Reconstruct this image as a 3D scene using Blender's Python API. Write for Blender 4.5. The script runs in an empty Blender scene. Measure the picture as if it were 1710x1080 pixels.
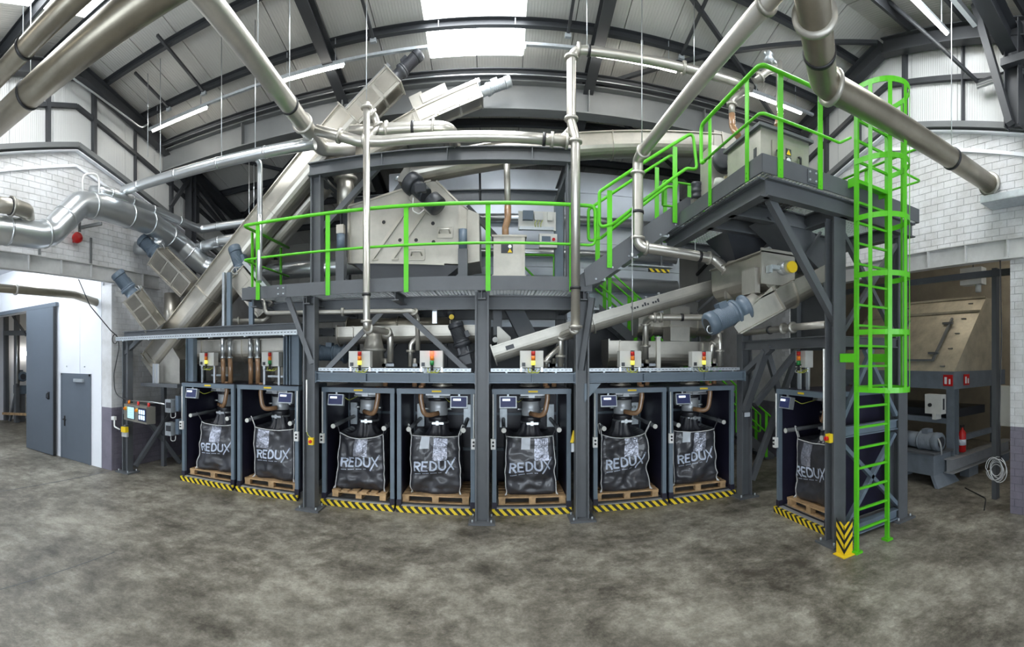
import bpy, math, random
from math import sin, cos, tan, pi, radians, sqrt, atan2
from mathutils import Vector, Matrix, noise

SC = bpy.context.scene
COL = SC.collection
# ------------------------------------------------------------------ camera
CAM_H, FPX, AX, HY = 2.6, 770.0, 830.0, 600.0      # eye height, px per radian, heading column, horizon row
cd = bpy.data.cameras.new('camera')
cam = bpy.data.objects.new('camera', cd)
COL.objects.link(cam)
cam.location = (0, 0, CAM_H)
cam.rotation_euler = (pi/2, 0, -(855-AX)/FPX)
SC.render.engine = 'CYCLES'
cd.type = 'PANO'
cd.panorama_type = 'CENTRAL_CYLINDRICAL'            # the photograph is a cylindrical panorama
cd.central_cylindrical_range_u_min = -855/FPX
cd.central_cylindrical_range_u_max = 855/FPX
cd.central_cylindrical_range_v_min = -(1080-HY)/FPX
cd.central_cylindrical_range_v_max = HY/FPX
cd.central_cylindrical_radius = 1.0
cd.clip_start = 0.05
SC.camera = cam
# ------------------------------------------------------------------ world and exposure
w = bpy.data.worlds.new('world'); SC.world = w
w.use_nodes = True
w.node_tree.nodes['Background'].inputs[0].default_value = (0.75, 0.85, 1.0, 1)
w.node_tree.nodes['Background'].inputs[1].default_value = 1.0
SC.view_settings.view_transform = 'Standard'
SC.view_settings.look = 'None'
SC.view_settings.gamma = 1.0
SC.view_settings.use_curve_mapping = False
SC.view_settings.exposure = 0.0
LED_POWER, SKY_POWER, ASSUMED_DAY_POWER = 33.0, 15.0, 8.0
SC.cycles.use_denoising = True
SC.cycles.max_bounces = 6
SC.cycles.diffuse_bounces = 4
SC.cycles.glossy_bounces = 3
SC.cycles.sample_clamp_indirect = 6.0

Z = Vector((0, 0, 1))
def V(*a): return Vector(a)
def P(px, py, Y=None, X=None, z=None, R=None):
    """a place in the hall from its bearing and height in the photo plus its real distance"""
    th = (px-AX)/FPX; t = (HY-py)/FPX
    if Y is not None: R = Y/cos(th)
    elif X is not None: R = X/sin(th)
    elif z is not None: R = (z-CAM_H)/t
    return Vector((R*sin(th), R*cos(th), CAM_H+R*t))

# ------------------------------------------------------------------ materials
MATS = {}
def mat(name, col, rough=.5, metal=0.0, var=0.0, scale=4.0, bump=0.0, bscale=40.0, stretch=None, spec=None, emit=None, estr=0, alpha=None, trans=None, coat=0, rvar=0.0):
    m = bpy.data.materials.new(name); MATS[name] = m; m.use_nodes = True
    nt = m.node_tree; b = nt.nodes['Principled BSDF']; L = nt.links.new
    b.inputs['Base Color'].default_value = (*col, 1); b.inputs['Roughness'].default_value = rough; b.inputs['Metallic'].default_value = metal
    if coat: b.inputs['Coat Weight'].default_value = coat
    if spec is not None: b.inputs['Specular IOR Level'].default_value = spec
    if emit: b.inputs['Emission Color'].default_value = (*emit, 1); b.inputs['Emission Strength'].default_value = estr
    if trans: b.inputs['Transmission Weight'].default_value = trans
    if alpha: b.inputs['Alpha'].default_value = alpha
    if var or bump or rvar:
        g = nt.nodes.new('ShaderNodeNewGeometry')
        mp = nt.nodes.new('ShaderNodeMapping'); L(g.outputs['Position'], mp.inputs[0])
        if stretch: mp.inputs['Scale'].default_value = stretch
    if var or rvar:
        n = nt.nodes.new('ShaderNodeTexNoise'); n.inputs['Scale'].default_value = scale; n.inputs['Detail'].default_value = 6; n.inputs['Roughness'].default_value = .65
        L(mp.outputs[0], n.inputs['Vector'])
    if var:
        r = nt.nodes.new('ShaderNodeValToRGB'); r.color_ramp.elements[0].position = .3; r.color_ramp.elements[1].position = .72
        r.color_ramp.elements[0].color = (*[max(0, c*(1-var)) for c in col], 1); r.color_ramp.elements[1].color = (*[min(1, c*(1+var)) for c in col], 1)
        L(n.outputs[0], r.inputs[0]); L(r.outputs[0], b.inputs['Base Color'])
    if rvar:
        mr = nt.nodes.new('ShaderNodeMapRange'); mr.inputs[3].default_value = rough-rvar; mr.inputs[4].default_value = rough+rvar
        L(n.outputs[0], mr.inputs[0]); L(mr.outputs[0], b.inputs['Roughness'])
    if bump:
        n2 = nt.nodes.new('ShaderNodeTexNoise'); n2.inputs['Scale'].default_value = bscale; n2.inputs['Detail'].default_value = 3
        L(mp.outputs[0], n2.inputs['Vector'])
        bp = nt.nodes.new('ShaderNodeBump'); bp.inputs['Strength'].default_value = bump; bp.inputs['Distance'].default_value = .02
        L(n2.outputs[0], bp.inputs['Height']); L(bp.outputs[0], b.inputs['Normal'])
    return m

mat('steel', (.096, .103, .111), .42, 0, .14, 2.0)                # anthracite painted structural steel
mat('frame_blue', (.135, .175, .215), .42, 0, .08, 3)             # blue grey booth frames
mat('roof_steel', (.040, .043, .048), .5, 0, .1, 2)
mat('girder_grey', (.15, .158, .16), .45, 0, .08, 2)
mat('stainless', (.50, .475, .42), .40, .90, .14, 2.2, rvar=.07)
mat('stainless_pale', (.47, .452, .405), .42, .65, .12, 3.0)
mat('pipe_steel', (.60, .58, .53), .34, .82, .08, 3.0)
mat('pipe_dark', (.34, .31, .25), .36, .85, .14, 2.5)
mat('galv', (.66, .69, .71), .28, .85, .07, 1.6)
mat('galv_rough', (.50, .54, .57), .42, .6, .14, 14.0)
mat('green', (.10, .52, .014), .36, 0, .05, 2)
mat('navy', (.012, .011, .026), .35, 0, .2, 2)
mat('navy_side', (.016, .015, .032), .4, 0, .2, 2)
mat('base_plate', (.34, .35, .36), .5, .2, .15, 6)
mat('motor_blue', (.10, .135, .175), .38, 0, .1, 5)
mat('motor_dark', (.035, .038, .045), .4, 0, .1, 5)
mat('box_grey', (.60, .60, .56), .5, 0, .05, 5)
mat('white_plastic', (.78, .78, .76), .4)
mat('hose', (.30, .17, .09), .25, 0, .2, 12, coat=.5)
mat('wood', (.46, .30, .155), .75, 0, .38, 7, .25, 60)
mat('bag', (.036, .037, .045), .34, 0, .25, 6, .25, 220, coat=.45)
mat('bag_seam', (.66, .66, .65), .7)
mat('bag_print', (.50, .56, .68), .6)
mat('foil', (.42, .44, .52), .16, .55, .5, 26, .9, 30)
mat('paper', (.62, .66, .72), .6)
mat('black', (.015, .015, .017), .45)
mat('rubber', (.02, .02, .024), .3)
mat('yellow', (.80, .56, .015), .5, 0, .06, 3)
mat('red', (.55, .012, .012), .35)
mat('orange', (.75, .20, .01), .4)
mat('cable', (.02, .02, .022), .5)
mat('cable_yellow', (.52, .56, .08), .5)
mat('cable_grey', (.42, .43, .43), .5)
mat('white_paint', (.80, .82, .86), .5, 0, .03, 1.2)
mat('door_grey', (.105, .125, .15), .4, 0, .05, 1.5)
mat('clad', (.50, .545, .60), .38, .6, .12, .8, rvar=.06)
mat('machine_grey', (.16, .185, .215), .5, 0, .15, 4)
mat('hopper_tan', (.52, .47, .36), .42, .35, .25, 2.5)
mat('concrete_pit', (.30, .28, .24), .8, 0, .3, 2)
mat('tan_wall', (.40, .36, .28), .7, 0, .15, 1.5)
mat('lamp_off', (.75, .75, .72), .4)
mat('sign_white', (.85, .85, .85), .4)
mat('screen_blue', (.02, .025, .07), .3, emit=(.03, .04, .13), estr=.35)
mat('screen_white', (.6, .65, .7), .3, emit=(.75, .85, .95), estr=1.1)
mat('screen_hmi', (.3, .5, .55), .3, emit=(.45, .72, .80), estr=.8)
mat('screen_tile', (.6, .8, .9), .3, emit=(.65, .85, .95), estr=1.1)
mat('light_red', (.48, .012, .008), .3); mat('light_amber', (.80, .20, .01), .3); mat('light_green', (.02, .22, .05), .3)
mat('light_yellow_lit', (.9, .8, .1), .3, emit=(.85, .85, .10), estr=.9)
mat('light_red_lit', (.9, .1, .05), .3, emit=(1, .09, .04), estr=3.0)
mat('led', (1, 1, 1), .5, emit=(1.0, .95, .86), estr=LED_POWER)
mat('sky_pane', (1, 1, 1), .5, emit=(.93, .97, 1.0), estr=SKY_POWER)
mat('led_cool', (1, 1, 1), .5, emit=(.86, .93, 1.0), estr=75)
mat('assumed_day_pane', (1, 1, 1), .5, emit=(.80, .90, 1.0), estr=ASSUMED_DAY_POWER)  # glow of the assumed, unseen gate panes behind the viewpoint
mat('spout_grey', (.46, .48, .50), .32, .25, .1, 6)
mat('lintel_paint', (.50, .50, .49), .5, 0, .22, 1.5)
mat('clear_tube', (.7, .7, .68), .2, .4)

def m_floor():
    m = bpy.data.materials.new('concrete_floor'); MATS['floor'] = m; m.use_nodes = True
    nt = m.node_tree; b = nt.nodes['Principled BSDF']; L = nt.links.new; N = nt.nodes.new
    g = N('ShaderNodeNewGeometry')
    def noise_(s, d, r, dist=0, vec=None):
        n = N('ShaderNodeTexNoise'); n.inputs['Scale'].default_value = s; n.inputs['Detail'].default_value = d; n.inputs['Roughness'].default_value = r; n.inputs['Distortion'].default_value = dist
        L(vec or g.outputs['Position'], n.inputs['Vector']); return n
    n1 = noise_(.75, 14, .70, .25); n2 = noise_(3.4, 14, .8, .1); n3 = noise_(30, 8, .8)
    r1 = N('ShaderNodeValToRGB'); e = r1.color_ramp.elements
    e[0].position = .40; e[0].color = (.080, .071, .056, 1); e[1].position = .60; e[1].color = (.37, .35, .30, 1)
    x = e.new(.50); x.color = (.21, .195, .162, 1)
    mx = N('ShaderNodeMix'); mx.data_type = 'FLOAT'; mx.inputs[0].default_value = .36
    L(n1.outputs[0], mx.inputs[2]); L(n2.outputs[0], mx.inputs[3]); L(mx.outputs[0], r1.inputs[0])
    r2 = N('ShaderNodeValToRGB'); r2.color_ramp.elements[0].position = .36; r2.color_ramp.elements[1].position = .62
    r2.color_ramp.elements[0].color = (.62, .60, .56, 1); r2.color_ramp.elements[1].color = (1.06, 1.06, 1.06, 1)
    L(n2.outputs[0], r2.inputs[0])
    r3 = N('ShaderNodeValToRGB'); r3.color_ramp.elements[0].position = .3; r3.color_ramp.elements[1].position = .7; r3.color_ramp.elements[0].color = (.72, .72, .72, 1); r3.color_ramp.elements[1].color = (1.22, 1.21, 1.19, 1)
    L(n3.outputs[0], r3.inputs[0])
    a = N('ShaderNodeMix'); a.data_type = 'RGBA'; a.blend_type = 'MULTIPLY'; a.inputs[0].default_value = .8
    L(r1.outputs[0], a.inputs[6]); L(r2.outputs[0], a.inputs[7])
    c = N('ShaderNodeMix'); c.data_type = 'RGBA'; c.blend_type = 'MULTIPLY'; c.inputs[0].default_value = 1
    L(a.outputs[2], c.inputs[6]); L(r3.outputs[0], c.inputs[7])
    L(c.outputs[2], b.inputs['Base Color'])
    mr = N('ShaderNodeMapRange'); mr.inputs[3].default_value = .35; mr.inputs[4].default_value = .65
    L(n2.outputs[0], mr.inputs[0]); L(mr.outputs[0], b.inputs['Roughness'])
    bp = N('ShaderNodeBump'); bp.inputs['Strength'].default_value = .12; bp.inputs['Distance'].default_value = .01
    L(n3.outputs[0], bp.inputs['Height']); L(bp.outputs[0], b.inputs['Normal'])
m_floor()

def m_brick(key, nm, f):
    m = bpy.data.materials.new(nm); MATS[key] = m; m.use_nodes = True
    nt = m.node_tree; b = nt.nodes['Principled BSDF']; L = nt.links.new; N = nt.nodes.new
    g = N('ShaderNodeNewGeometry'); s = N('ShaderNodeSeparateXYZ'); L(g.outputs['Position'], s.inputs[0])
    n = N('ShaderNodeTexNoise'); n.inputs['Scale'].default_value = 1.6; n.inputs['Detail'].default_value = 8; n.inputs['Roughness'].default_value = .7
    L(g.outputs['Position'], n.inputs['Vector'])
    def ramp(c0, c1):
        r = N('ShaderNodeValToRGB'); r.color_ramp.elements[0].position = .32; r.color_ramp.elements[1].position = .62
        r.color_ramp.elements[0].color = (*c0, 1); r.color_ramp.elements[1].color = (*c1, 1); L(n.outputs[0], r.inputs[0]); return r
    wh = ramp((.47*f, .465*f, .455*f), (.67*f, .675*f, .685*f)); pu = ramp((.13*f, .12*f, .155*f), (.19*f, .175*f, .215*f))
    gt = N('ShaderNodeMath'); gt.operation = 'GREATER_THAN'; gt.inputs[1].default_value = 1.47; L(s.outputs[2], gt.inputs[0])
    mx = N('ShaderNodeMix'); mx.data_type = 'RGBA'; L(gt.outputs[0], mx.inputs[0]); L(pu.outputs[0], mx.inputs[6]); L(wh.outputs[0], mx.inputs[7])
    L(mx.outputs[2], b.inputs['Base Color']); b.inputs['Roughness'].default_value = .55
    n2 = N('ShaderNodeTexNoise'); n2.inputs['Scale'].default_value = 30; L(g.outputs['Position'], n2.inputs['Vector'])
    bp = N('ShaderNodeBump'); bp.inputs['Strength'].default_value = .25; bp.inputs['Distance'].default_value = .01
    L(n2.outputs[0], bp.inputs['Height']); L(bp.outputs[0], b.inputs['Normal'])
m_brick('brick', 'painted_brick', 1.0); m_brick('mortar', 'grimy_brick_joint', .76)

def m_ribbed(name, col, axis, per, strength=.35, rough=.45, metal=0):
    m = bpy.data.materials.new(name); MATS[name] = m; m.use_nodes = True
    nt = m.node_tree; b = nt.nodes['Principled BSDF']; L = nt.links.new; N = nt.nodes.new
    g = N('ShaderNodeNewGeometry'); s = N('ShaderNodeSeparateXYZ'); L(g.outputs['Position'], s.inputs[0])
    mu = N('ShaderNodeMath'); mu.operation = 'MULTIPLY'; mu.inputs[1].default_value = 2*pi/per; L(s.outputs[axis], mu.inputs[0])
    si = N('ShaderNodeMath'); si.operation = 'SINE'; L(mu.outputs[0], si.inputs[0])
    pw = N('ShaderNodeMath'); pw.operation = 'POWER'; pw.inputs[1].default_value = 6; L(si.outputs[0], pw.inputs[0])
    bp = N('ShaderNodeBump'); bp.inputs['Strength'].default_value = strength; bp.inputs['Distance'].default_value = .01
    L(pw.outputs[0], bp.inputs['Height']); L(bp.outputs[0], b.inputs['Normal'])
    n = N('ShaderNodeTexNoise'); n.inputs['Scale'].default_value = .8; n.inputs['Detail'].default_value = 5; L(g.outputs['Position'], n.inputs['Vector'])
    r = N('ShaderNodeValToRGB'); r.color_ramp.elements[0].color = (*[c*.88 for c in col], 1); r.color_ramp.elements[1].color = (*[c*1.08 for c in col], 1)
    L(n.outputs[0], r.inputs[0]); L(r.outputs[0], b.inputs['Base Color'])
    b.inputs['Roughness'].default_value = rough; b.inputs['Metallic'].default_value = metal
m_ribbed('roof_sheet', (.50, .50, .475), 0, .11)
m_ribbed('wall_sheet', (.58, .59, .585), 1, .10)
m_ribbed('back_sheet', (.36, .36, .34), 0, .10)

def m_hazard():
    m = bpy.data.materials.new('hazard_stripes'); MATS['hazard'] = m; m.use_nodes = True
    nt = m.node_tree; b = nt.nodes['Principled BSDF']; L = nt.links.new; N = nt.nodes.new
    t = N('ShaderNodeTexCoord'); s = N('ShaderNodeSeparateXYZ'); L(t.outputs['Object'], s.inputs[0])
    ad = N('ShaderNodeMath'); ad.operation = 'ADD'; L(s.outputs[0], ad.inputs[0]); L(s.outputs[2], ad.inputs[1])
    mu = N('ShaderNodeMath'); mu.operation = 'MULTIPLY'; mu.inputs[1].default_value = 1/.132; L(ad.outputs[0], mu.inputs[0])
    fr = N('ShaderNodeMath'); fr.operation = 'FRACT'; L(mu.outputs[0], fr.inputs[0])
    gt = N('ShaderNodeMath'); gt.operation = 'GREATER_THAN'; gt.inputs[1].default_value = .5; L(fr.outputs[0], gt.inputs[0])
    mx = N('ShaderNodeMix'); mx.data_type = 'RGBA'; L(gt.outputs[0], mx.inputs[0]); mx.inputs[6].default_value = (.018, .018, .018, 1); mx.inputs[7].default_value = (.78, .58, .02, 1)
    L(mx.outputs[2], b.inputs['Base Color']); b.inputs['Roughness'].default_value = .5
m_hazard()

# ------------------------------------------------------------------ mesh building
class MB:
    def __init__(s): s.v = []; s.f = []; s.s = []; s.mi = []
    def add(s, vs, fs, smooth=False, mi=0):
        o = len(s.v); s.v += [tuple(v) for v in vs]
        for f in fs: s.f.append([i+o for i in f]); s.s.append(smooth); s.mi.append(mi)
        return s
    def box(s, c, d, rot=None, mi=0):
        c = Vector(c); hx, hy, hz = d[0]/2, d[1]/2, d[2]/2
        if rot is not None and not isinstance(rot, Matrix): rot = Matrix.Rotation(rot, 3, 'Z')
        vs = []
        for x, y, z in ((-1,-1,-1),(1,-1,-1),(1,1,-1),(-1,1,-1),(-1,-1,1),(1,-1,1),(1,1,1),(-1,1,1)):
            p = Vector((x*hx, y*hy, z*hz))
            vs.append(c+(rot @ p if rot is not None else p))
        return s.add(vs, [(0,3,2,1),(4,5,6,7),(0,1,5,4),(1,2,6,5),(2,3,7,6),(3,0,4,7)], False, mi)
    def bb(s, x0, x1, y0, y1, z0, z1, mi=0):
        return s.box(((x0+x1)/2, (y0+y1)/2, (z0+z1)/2), (abs(x1-x0), abs(y1-y0), abs(z1-z0)), None, mi)
    def frame(s, p0, p1, up=Z):
        d = (Vector(p1)-Vector(p0)); L = d.length; d.normalize()
        up = Vector(up)
        if abs(d.dot(up)) > .999: up = Vector((0, 1, 0)) if abs(d.y) < .9 else Vector((1, 0, 0))
        x = d.cross(up).normalized(); y = x.cross(d).normalized()
        return d, x, y, L
    def bar(s, p0, p1, w, h, up=Z, mi=0):
        """solid bar from p0 to p1; w across, h along up"""
        d, x, y, L = s.frame(p0, p1, up); p0 = Vector(p0); p1 = Vector(p1)
        vs = []
        for p in (p0, p1):
            for a, b in ((-1,-1),(1,-1),(1,1),(-1,1)): vs.append(p+x*(a*w/2)+y*(b*h/2))
        return s.add(vs, [(3,2,1,0),(4,5,6,7),(0,1,5,4),(1,2,6,5),(2,3,7,6),(3,0,4,7)], False, mi)
    def sect(s, p0, p1, poly, up=Z, mi=0, smooth=False):
        """extrude a 2D outline (across, up) from p0 to p1"""
        d, x, y, L = s.frame(p0, p1, up); n = len(poly)
        vs = [Vector(p)+x*a+y*b for p in (p0, p1) for a, b in poly]
        fs = [(i, (i+1) % n, n+(i+1) % n, n+i) for i in range(n)]
        s.add(vs, fs, smooth, mi)
        o = len(s.v)-2*n
        for k in (0, 1):
            f = [o+k*n+i for i in range(n)]
            s.f.append(f[::-1] if k == 0 else f); s.s.append(False); s.mi.append(mi)
        return s
    def ibeam(s, p0, p1, h, w, up=Z, tw=.014, tf=.018):
        a, b = w/2, h/2; t = tw/2; q = b-tf
        poly = [(-a,-b),(a,-b),(a,-q),(t,-q),(t,q),(a,q),(a,b),(-a,b),(-a,q),(-t,q),(-t,-q),(-a,-q)]
        return s.sect(p0, p1, poly, up)
    def chan(s, p0, p1, h, w, up=Z, t=.012, flip=1):
        b = h/2; f = flip
        poly = [(0,-b),(f*w,-b),(f*w,-b+t),(f*t,-b+t),(f*t,b-t),(f*w,b-t),(f*w,b),(0,b)]
        if f < 0: poly = poly[::-1]
        return s.sect(p0, p1, poly, up)
    def tube(s, path, r, n=12, cap=True, mi=0, inner=None):
        path = [Vector(p) for p in path]; k = len(path)
        rs = r if isinstance(r, (list, tuple)) else [r]*k
        tang = []
        for i in range(k):
            a = path[max(0, i-1)]; b = path[min(k-1, i+1)]
            tang.append((b-a).normalized())
        t0 = tang[0]; u = t0.orthogonal().normalized()
        vs = []
        for i in range(k):
            t = tang[i]
            u = (u-t*u.dot(t))
            u = u.normalized() if u.length > 1e-6 else t.orthogonal().normalized()
            w_ = t.cross(u)
            for j in range(n):
                a = 2*pi*j/n; vs.append(path[i]+(u*cos(a)+w_*sin(a))*rs[i])
        fs = [(i*n+j, i*n+(j+1) % n, (i+1)*n+(j+1) % n, (i+1)*n+j) for i in range(k-1) for j in range(n)]
        o = len(s.v); s.add(vs, fs, True, mi)
        if cap:
            s.f.append([o+j for j in range(n)][::-1]); s.s.append(False); s.mi.append(mi)
            s.f.append([o+(k-1)*n+j for j in range(n)]); s.s.append(False); s.mi.append(mi)
        return s
    def cyl(s, p0, p1, r, n=16, r1=None, mi=0):
        return s.tube([p0, p1], [r, r if r1 is None else r1], n, True, mi)
    def lathe(s, base, axis, prof, n=24, mi=0):
        """prof: (radius, height) along axis"""
        axis = Vector(axis).normalized(); base = Vector(base)
        u = axis.orthogonal().normalized(); w_ = axis.cross(u); k = len(prof)
        vs = [base+axis*h+(u*cos(2*pi*j/n)+w_*sin(2*pi*j/n))*max(r, 1e-4) for r, h in prof for j in range(n)]
        o = len(s.v)
        for i in range(k-1): pass
        s.add(vs, [(i*n+j, i*n+(j+1) % n, (i+1)*n+(j+1) % n, (i+1)*n+j) for i in range(k-1) for j in range(n)], True, mi)
        s.f.append([o+j for j in range(n)][::-1]); s.s.append(False); s.mi.append(mi)
        s.f.append([o+(k-1)*n+j for j in range(n)]); s.s.append(False); s.mi.append(mi)
        return s
    def prism(s, poly, vec, mi=0):
        poly = [Vector(p) for p in poly]; vec = Vector(vec); n = len(poly)
        vs = poly+[p+vec for p in poly]
        s.add(vs, [(i, (i+1) % n, n+(i+1) % n, n+i) for i in range(n)], False, mi)
        o = len(s.v)-2*n
        s.f.append([o+i for i in range(n)][::-1]); s.s.append(False); s.mi.append(mi)
        s.f.append([o+n+i for i in range(n)]); s.s.append(False); s.mi.append(mi)
        return s
    def ring(s, c, axis, R, r, n=20):
        """a thick flange or clamp: outer R, half width r"""
        a = Vector(axis).normalized(); return s.lathe(Vector(c)-a*r, a, [(R*.9, 0), (R, 0), (R, 2*r), (R*.9, 2*r)], n)

def islands(mb):
    """the loose pieces of a mesh under construction"""
    n = len(mb.v); par = list(range(n))
    def find(i):
        while par[i] != i: par[i] = par[par[i]]; i = par[i]
        return i
    for f in mb.f:
        a = find(f[0])
        for k in f[1:]: par[find(k)] = a
    groups = {}
    for i, f in enumerate(mb.f): groups.setdefault(find(f[0]), []).append(i)
    if len(groups) < 2: return [mb]
    out = []
    for fi in groups.values():
        q = MB(); idx = {}
        for i in fi:
            for k in mb.f[i]:
                if k not in idx: idx[k] = len(q.v); q.v.append(mb.v[k])
            q.f.append([idx[k] for k in mb.f[i]]); q.s.append(mb.s[i]); q.mi.append(mb.mi[i])
        out.append(q)
    return out
TINY = {'bolts', 'anchor_bolts', 'tread_bolts', 'slots', 'grating_panel', 'brick_rest', 'print', 'print_line'}
def O(name, mb, m, parent=None, kind=None, **k):
    """one loose piece, one object; swarms of tiny pieces stay joined as stuff"""
    if isinstance(mb, MB) and parent is not None and kind is None:
        if name in TINY: kind = 'stuff'
        else:
            ps = islands(mb)
            if len(ps) > 1: return [O1(name, p, m, parent, None, **k) for p in ps][0]
    return O1(name, mb, m, parent, kind, **k)
def O1(name, mb, m, parent=None, kind=None, label=None, cat=None, group=None, world=True):
    """link one mesh; under a parent its vertices are in world space unless world=False"""
    if isinstance(mb, MB):
        me = bpy.data.meshes.new(name); me.from_pydata(mb.v, [], mb.f); 
        if mb.f: me.polygons.foreach_set('use_smooth', mb.s)
        ms = m if isinstance(m, (list, tuple)) else [m]
        for q in ms: me.materials.append(MATS[q])
        if len(ms) > 1: me.polygons.foreach_set('material_index', mb.mi)
        # consistent outward normals
        import bmesh
        bm = bmesh.new(); bm.from_mesh(me); bmesh.ops.recalc_face_normals(bm, faces=bm.faces); bm.to_mesh(me); bm.free()
        me.update()
    else: me = mb
    o = bpy.data.objects.new(name, me); COL.objects.link(o)
    if parent is not None:
        o.parent = parent
        if world: o.matrix_parent_inverse = PINV[parent.name]
    PINV[o.name] = (PINV[parent.name] if (parent is not None) else Matrix.Identity(4))
    if kind: o['kind'] = kind
    if label: o['label'] = label
    if cat: o['category'] = cat
    if group: o['group'] = group
    return o
PINV = {}
class _PI(dict): pass
def T(name, label, cat, loc=(0, 0, 0), rz=0, group=None):
    o = bpy.data.objects.new(name, None); COL.objects.link(o)
    o.empty_display_size = .1
    o.location = loc; o.rotation_euler = (0, 0, rz); o['label'] = label; o['category'] = cat
    if group: o['group'] = group
    PINV[o.name] = (Matrix.Translation(Vector(loc)) @ Matrix.Rotation(rz, 4, 'Z')).inverted()
    return o
def sub(name, mb, m, parent, world=True, **k):
    """a sub-part: child of a mesh part that itself sits in a thing"""
    ps = [mb] if name in TINY or 'kind' in k else islands(mb)
    if name in TINY: k['kind'] = 'stuff'
    for p in ps:
        o = O1(name, p, m, None, **k)
        o.parent = parent       # the part has identity local transform, so its parent inverse already carries world to local
        PINV[o.name] = PINV.get(parent.name, Matrix.Identity(4))
    return o
def dup(root, loc, rz, label=None, group=None):
    r = root.copy(); COL.objects.link(r); r.location = loc; r.rotation_euler = (0, 0, rz)
    if label: r['label'] = label
    if group: r['group'] = group
    for ch in list(root.children):
        c = ch.copy(); COL.objects.link(c); c.parent = r; c.matrix_parent_inverse = ch.matrix_parent_inverse
        for g in list(ch.children):
            d = g.copy(); COL.objects.link(d); d.parent = c; d.matrix_parent_inverse = g.matrix_parent_inverse
    return r
def fillet(pts, rad, n=6):
    """round the corners of a polyline"""
    pts = [Vector(p) for p in pts]; out = [pts[0]]
    for i in range(1, len(pts)-1):
        a, b, c = pts[i-1], pts[i], pts[i+1]
        d1 = (a-b); d2 = (c-b); l1, l2 = d1.length, d2.length; d1.normalize(); d2.normalize()
        ang = d1.angle(d2)
        if ang > 3.1: out.append(b); continue
        t = min(rad/tan(ang/2), l1*.48, l2*.48)
        p, q = b+d1*t, b+d2*t
        for k in range(n+1):
            s_ = k/n; out.append(p*(1-s_)**2+b*2*s_*(1-s_)+q*s_*s_)
    out.append(pts[-1]); return out
# ================================================================== SETTING
XL, XR, RID, ZR, SL = -8.0, 7.0, 6.15, 9.12, .27
YS, YN = -6.0, 15.0
def zroof(y): return ZR-SL*abs(y-RID)
def ledge(y): return 7.25-.28*abs(y-RID)
def S(name, mb, m, parent=None): return O(name, mb, m, parent, kind='structure' if parent is None else None)

floor = S('floor', MB().bb(-19, 14, YS, 16, -.2, 0), 'floor')
O('joint_strip', MB().bb(XL-.012, XL+.012, .8, 7.2, -.02, .002), 'steel', floor)
O('joint_strip', MB().bb(-4.6, -4.59, 1.2, 4.2, -.02, .002), 'steel', floor)

# ---- roof: sheets, skylight panes, purlins, rafters
mb = MB()
for y0, y1 in ((YS, RID), (RID, YN)):
    mb.prism([(XL-.4, y0, zroof(y0)+.12), (XR+.4, y0, zroof(y0)+.12), (XR+.4, y1, zroof(y1)+.12), (XL-.4, y1, zroof(y1)+.12)], (0, 0, .06))
ceiling = S('ceiling', mb, 'roof_steel')
PW = .89
def roof_piece(name, x0, x1, y0, y1, m, g=.008, dz=0):
    mb = MB().prism([(x0+g, y0, zroof(y0)+dz), (x1-g, y0, zroof(y0)+dz), (x1-g, y1, zroof(y1)+dz), (x0+g, y1, zroof(y1)+dz)], (0, 0, .07))
    return O(name, mb, m, ceiling)
for k in range(-8, 10):
    x0 = max(-1.28+PW*k, XL-.05); x1 = min(-1.28+PW*(k+1), XR+.05)
    if x1-x0 < .05: continue
    if k in (0, 1):
        roof_piece('roof_panel', x0, x1, YS, 3.4, 'roof_sheet'); roof_piece('roof_panel', x0, x1, 8.8, YN, 'roof_sheet')
        roof_piece('skylight_pane', x0, x1, 3.4, RID, 'sky_pane', .012); roof_piece('skylight_pane', x0, x1, RID, 8.8, 'sky_pane', .012)
    elif k in (-6, -5, 6, 7):
        roof_piece('roof_panel', x0, x1, YS, 2.6, 'roof_sheet'); roof_piece('roof_panel', x0, x1, 5.35, RID, 'roof_sheet'); roof_piece('roof_panel', x0, x1, RID, YN, 'roof_sheet')
        roof_piece('skylight_pane', x0, x1, 2.6, 5.35, 'sky_pane', .012)
    else:
        roof_piece('roof_panel', x0, x1, YS, RID, 'roof_sheet'); roof_piece('roof_panel', x0, x1, RID, YN, 'roof_sheet')
for y in (13.9, 12.7, 11.5, 10.35, 9.22, 8.1, 6.9, 5.4, 4.2, 3.06, 1.9, .7, -.5, -1.7, -2.9, -4.1, -5.3):
    up = Vector((0, SL if y > RID else -SL, 1)).normalized()
    O('purlin', MB().chan((XL, y, zroof(y)-.10), (XR, y, zroof(y)-.10), .19, .07, up), 'roof_steel', ceiling)
for x in (XL+.2, -3.1, 1.8, XR-.2):
    for y0, y1 in ((YS, RID), (RID, YN)):
        O('rafter', MB().ibeam((x, y0, zroof(y0)-.34), (x, y1, zroof(y1)-.34), .30, .20), 'roof_steel', ceiling)
# wind bracing rods under the sheets
for a, b in (((1.8, 6.2), (6.7, 9.2)), ((6.7, 6.2), (1.8, 9.2)), ((1.8, 9.2), (6.7, 12.6)), ((-7.8, 9.2), (-3.1, 12.6)), ((-7.8, 12.6), (-3.1, 9.2))):
    O('brace_rod', MB().bar((a[0], a[1], zroof(a[1])-.24), (b[0], b[1], zroof(b[1])-.24), .07, .07), 'roof_steel', ceiling)
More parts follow.
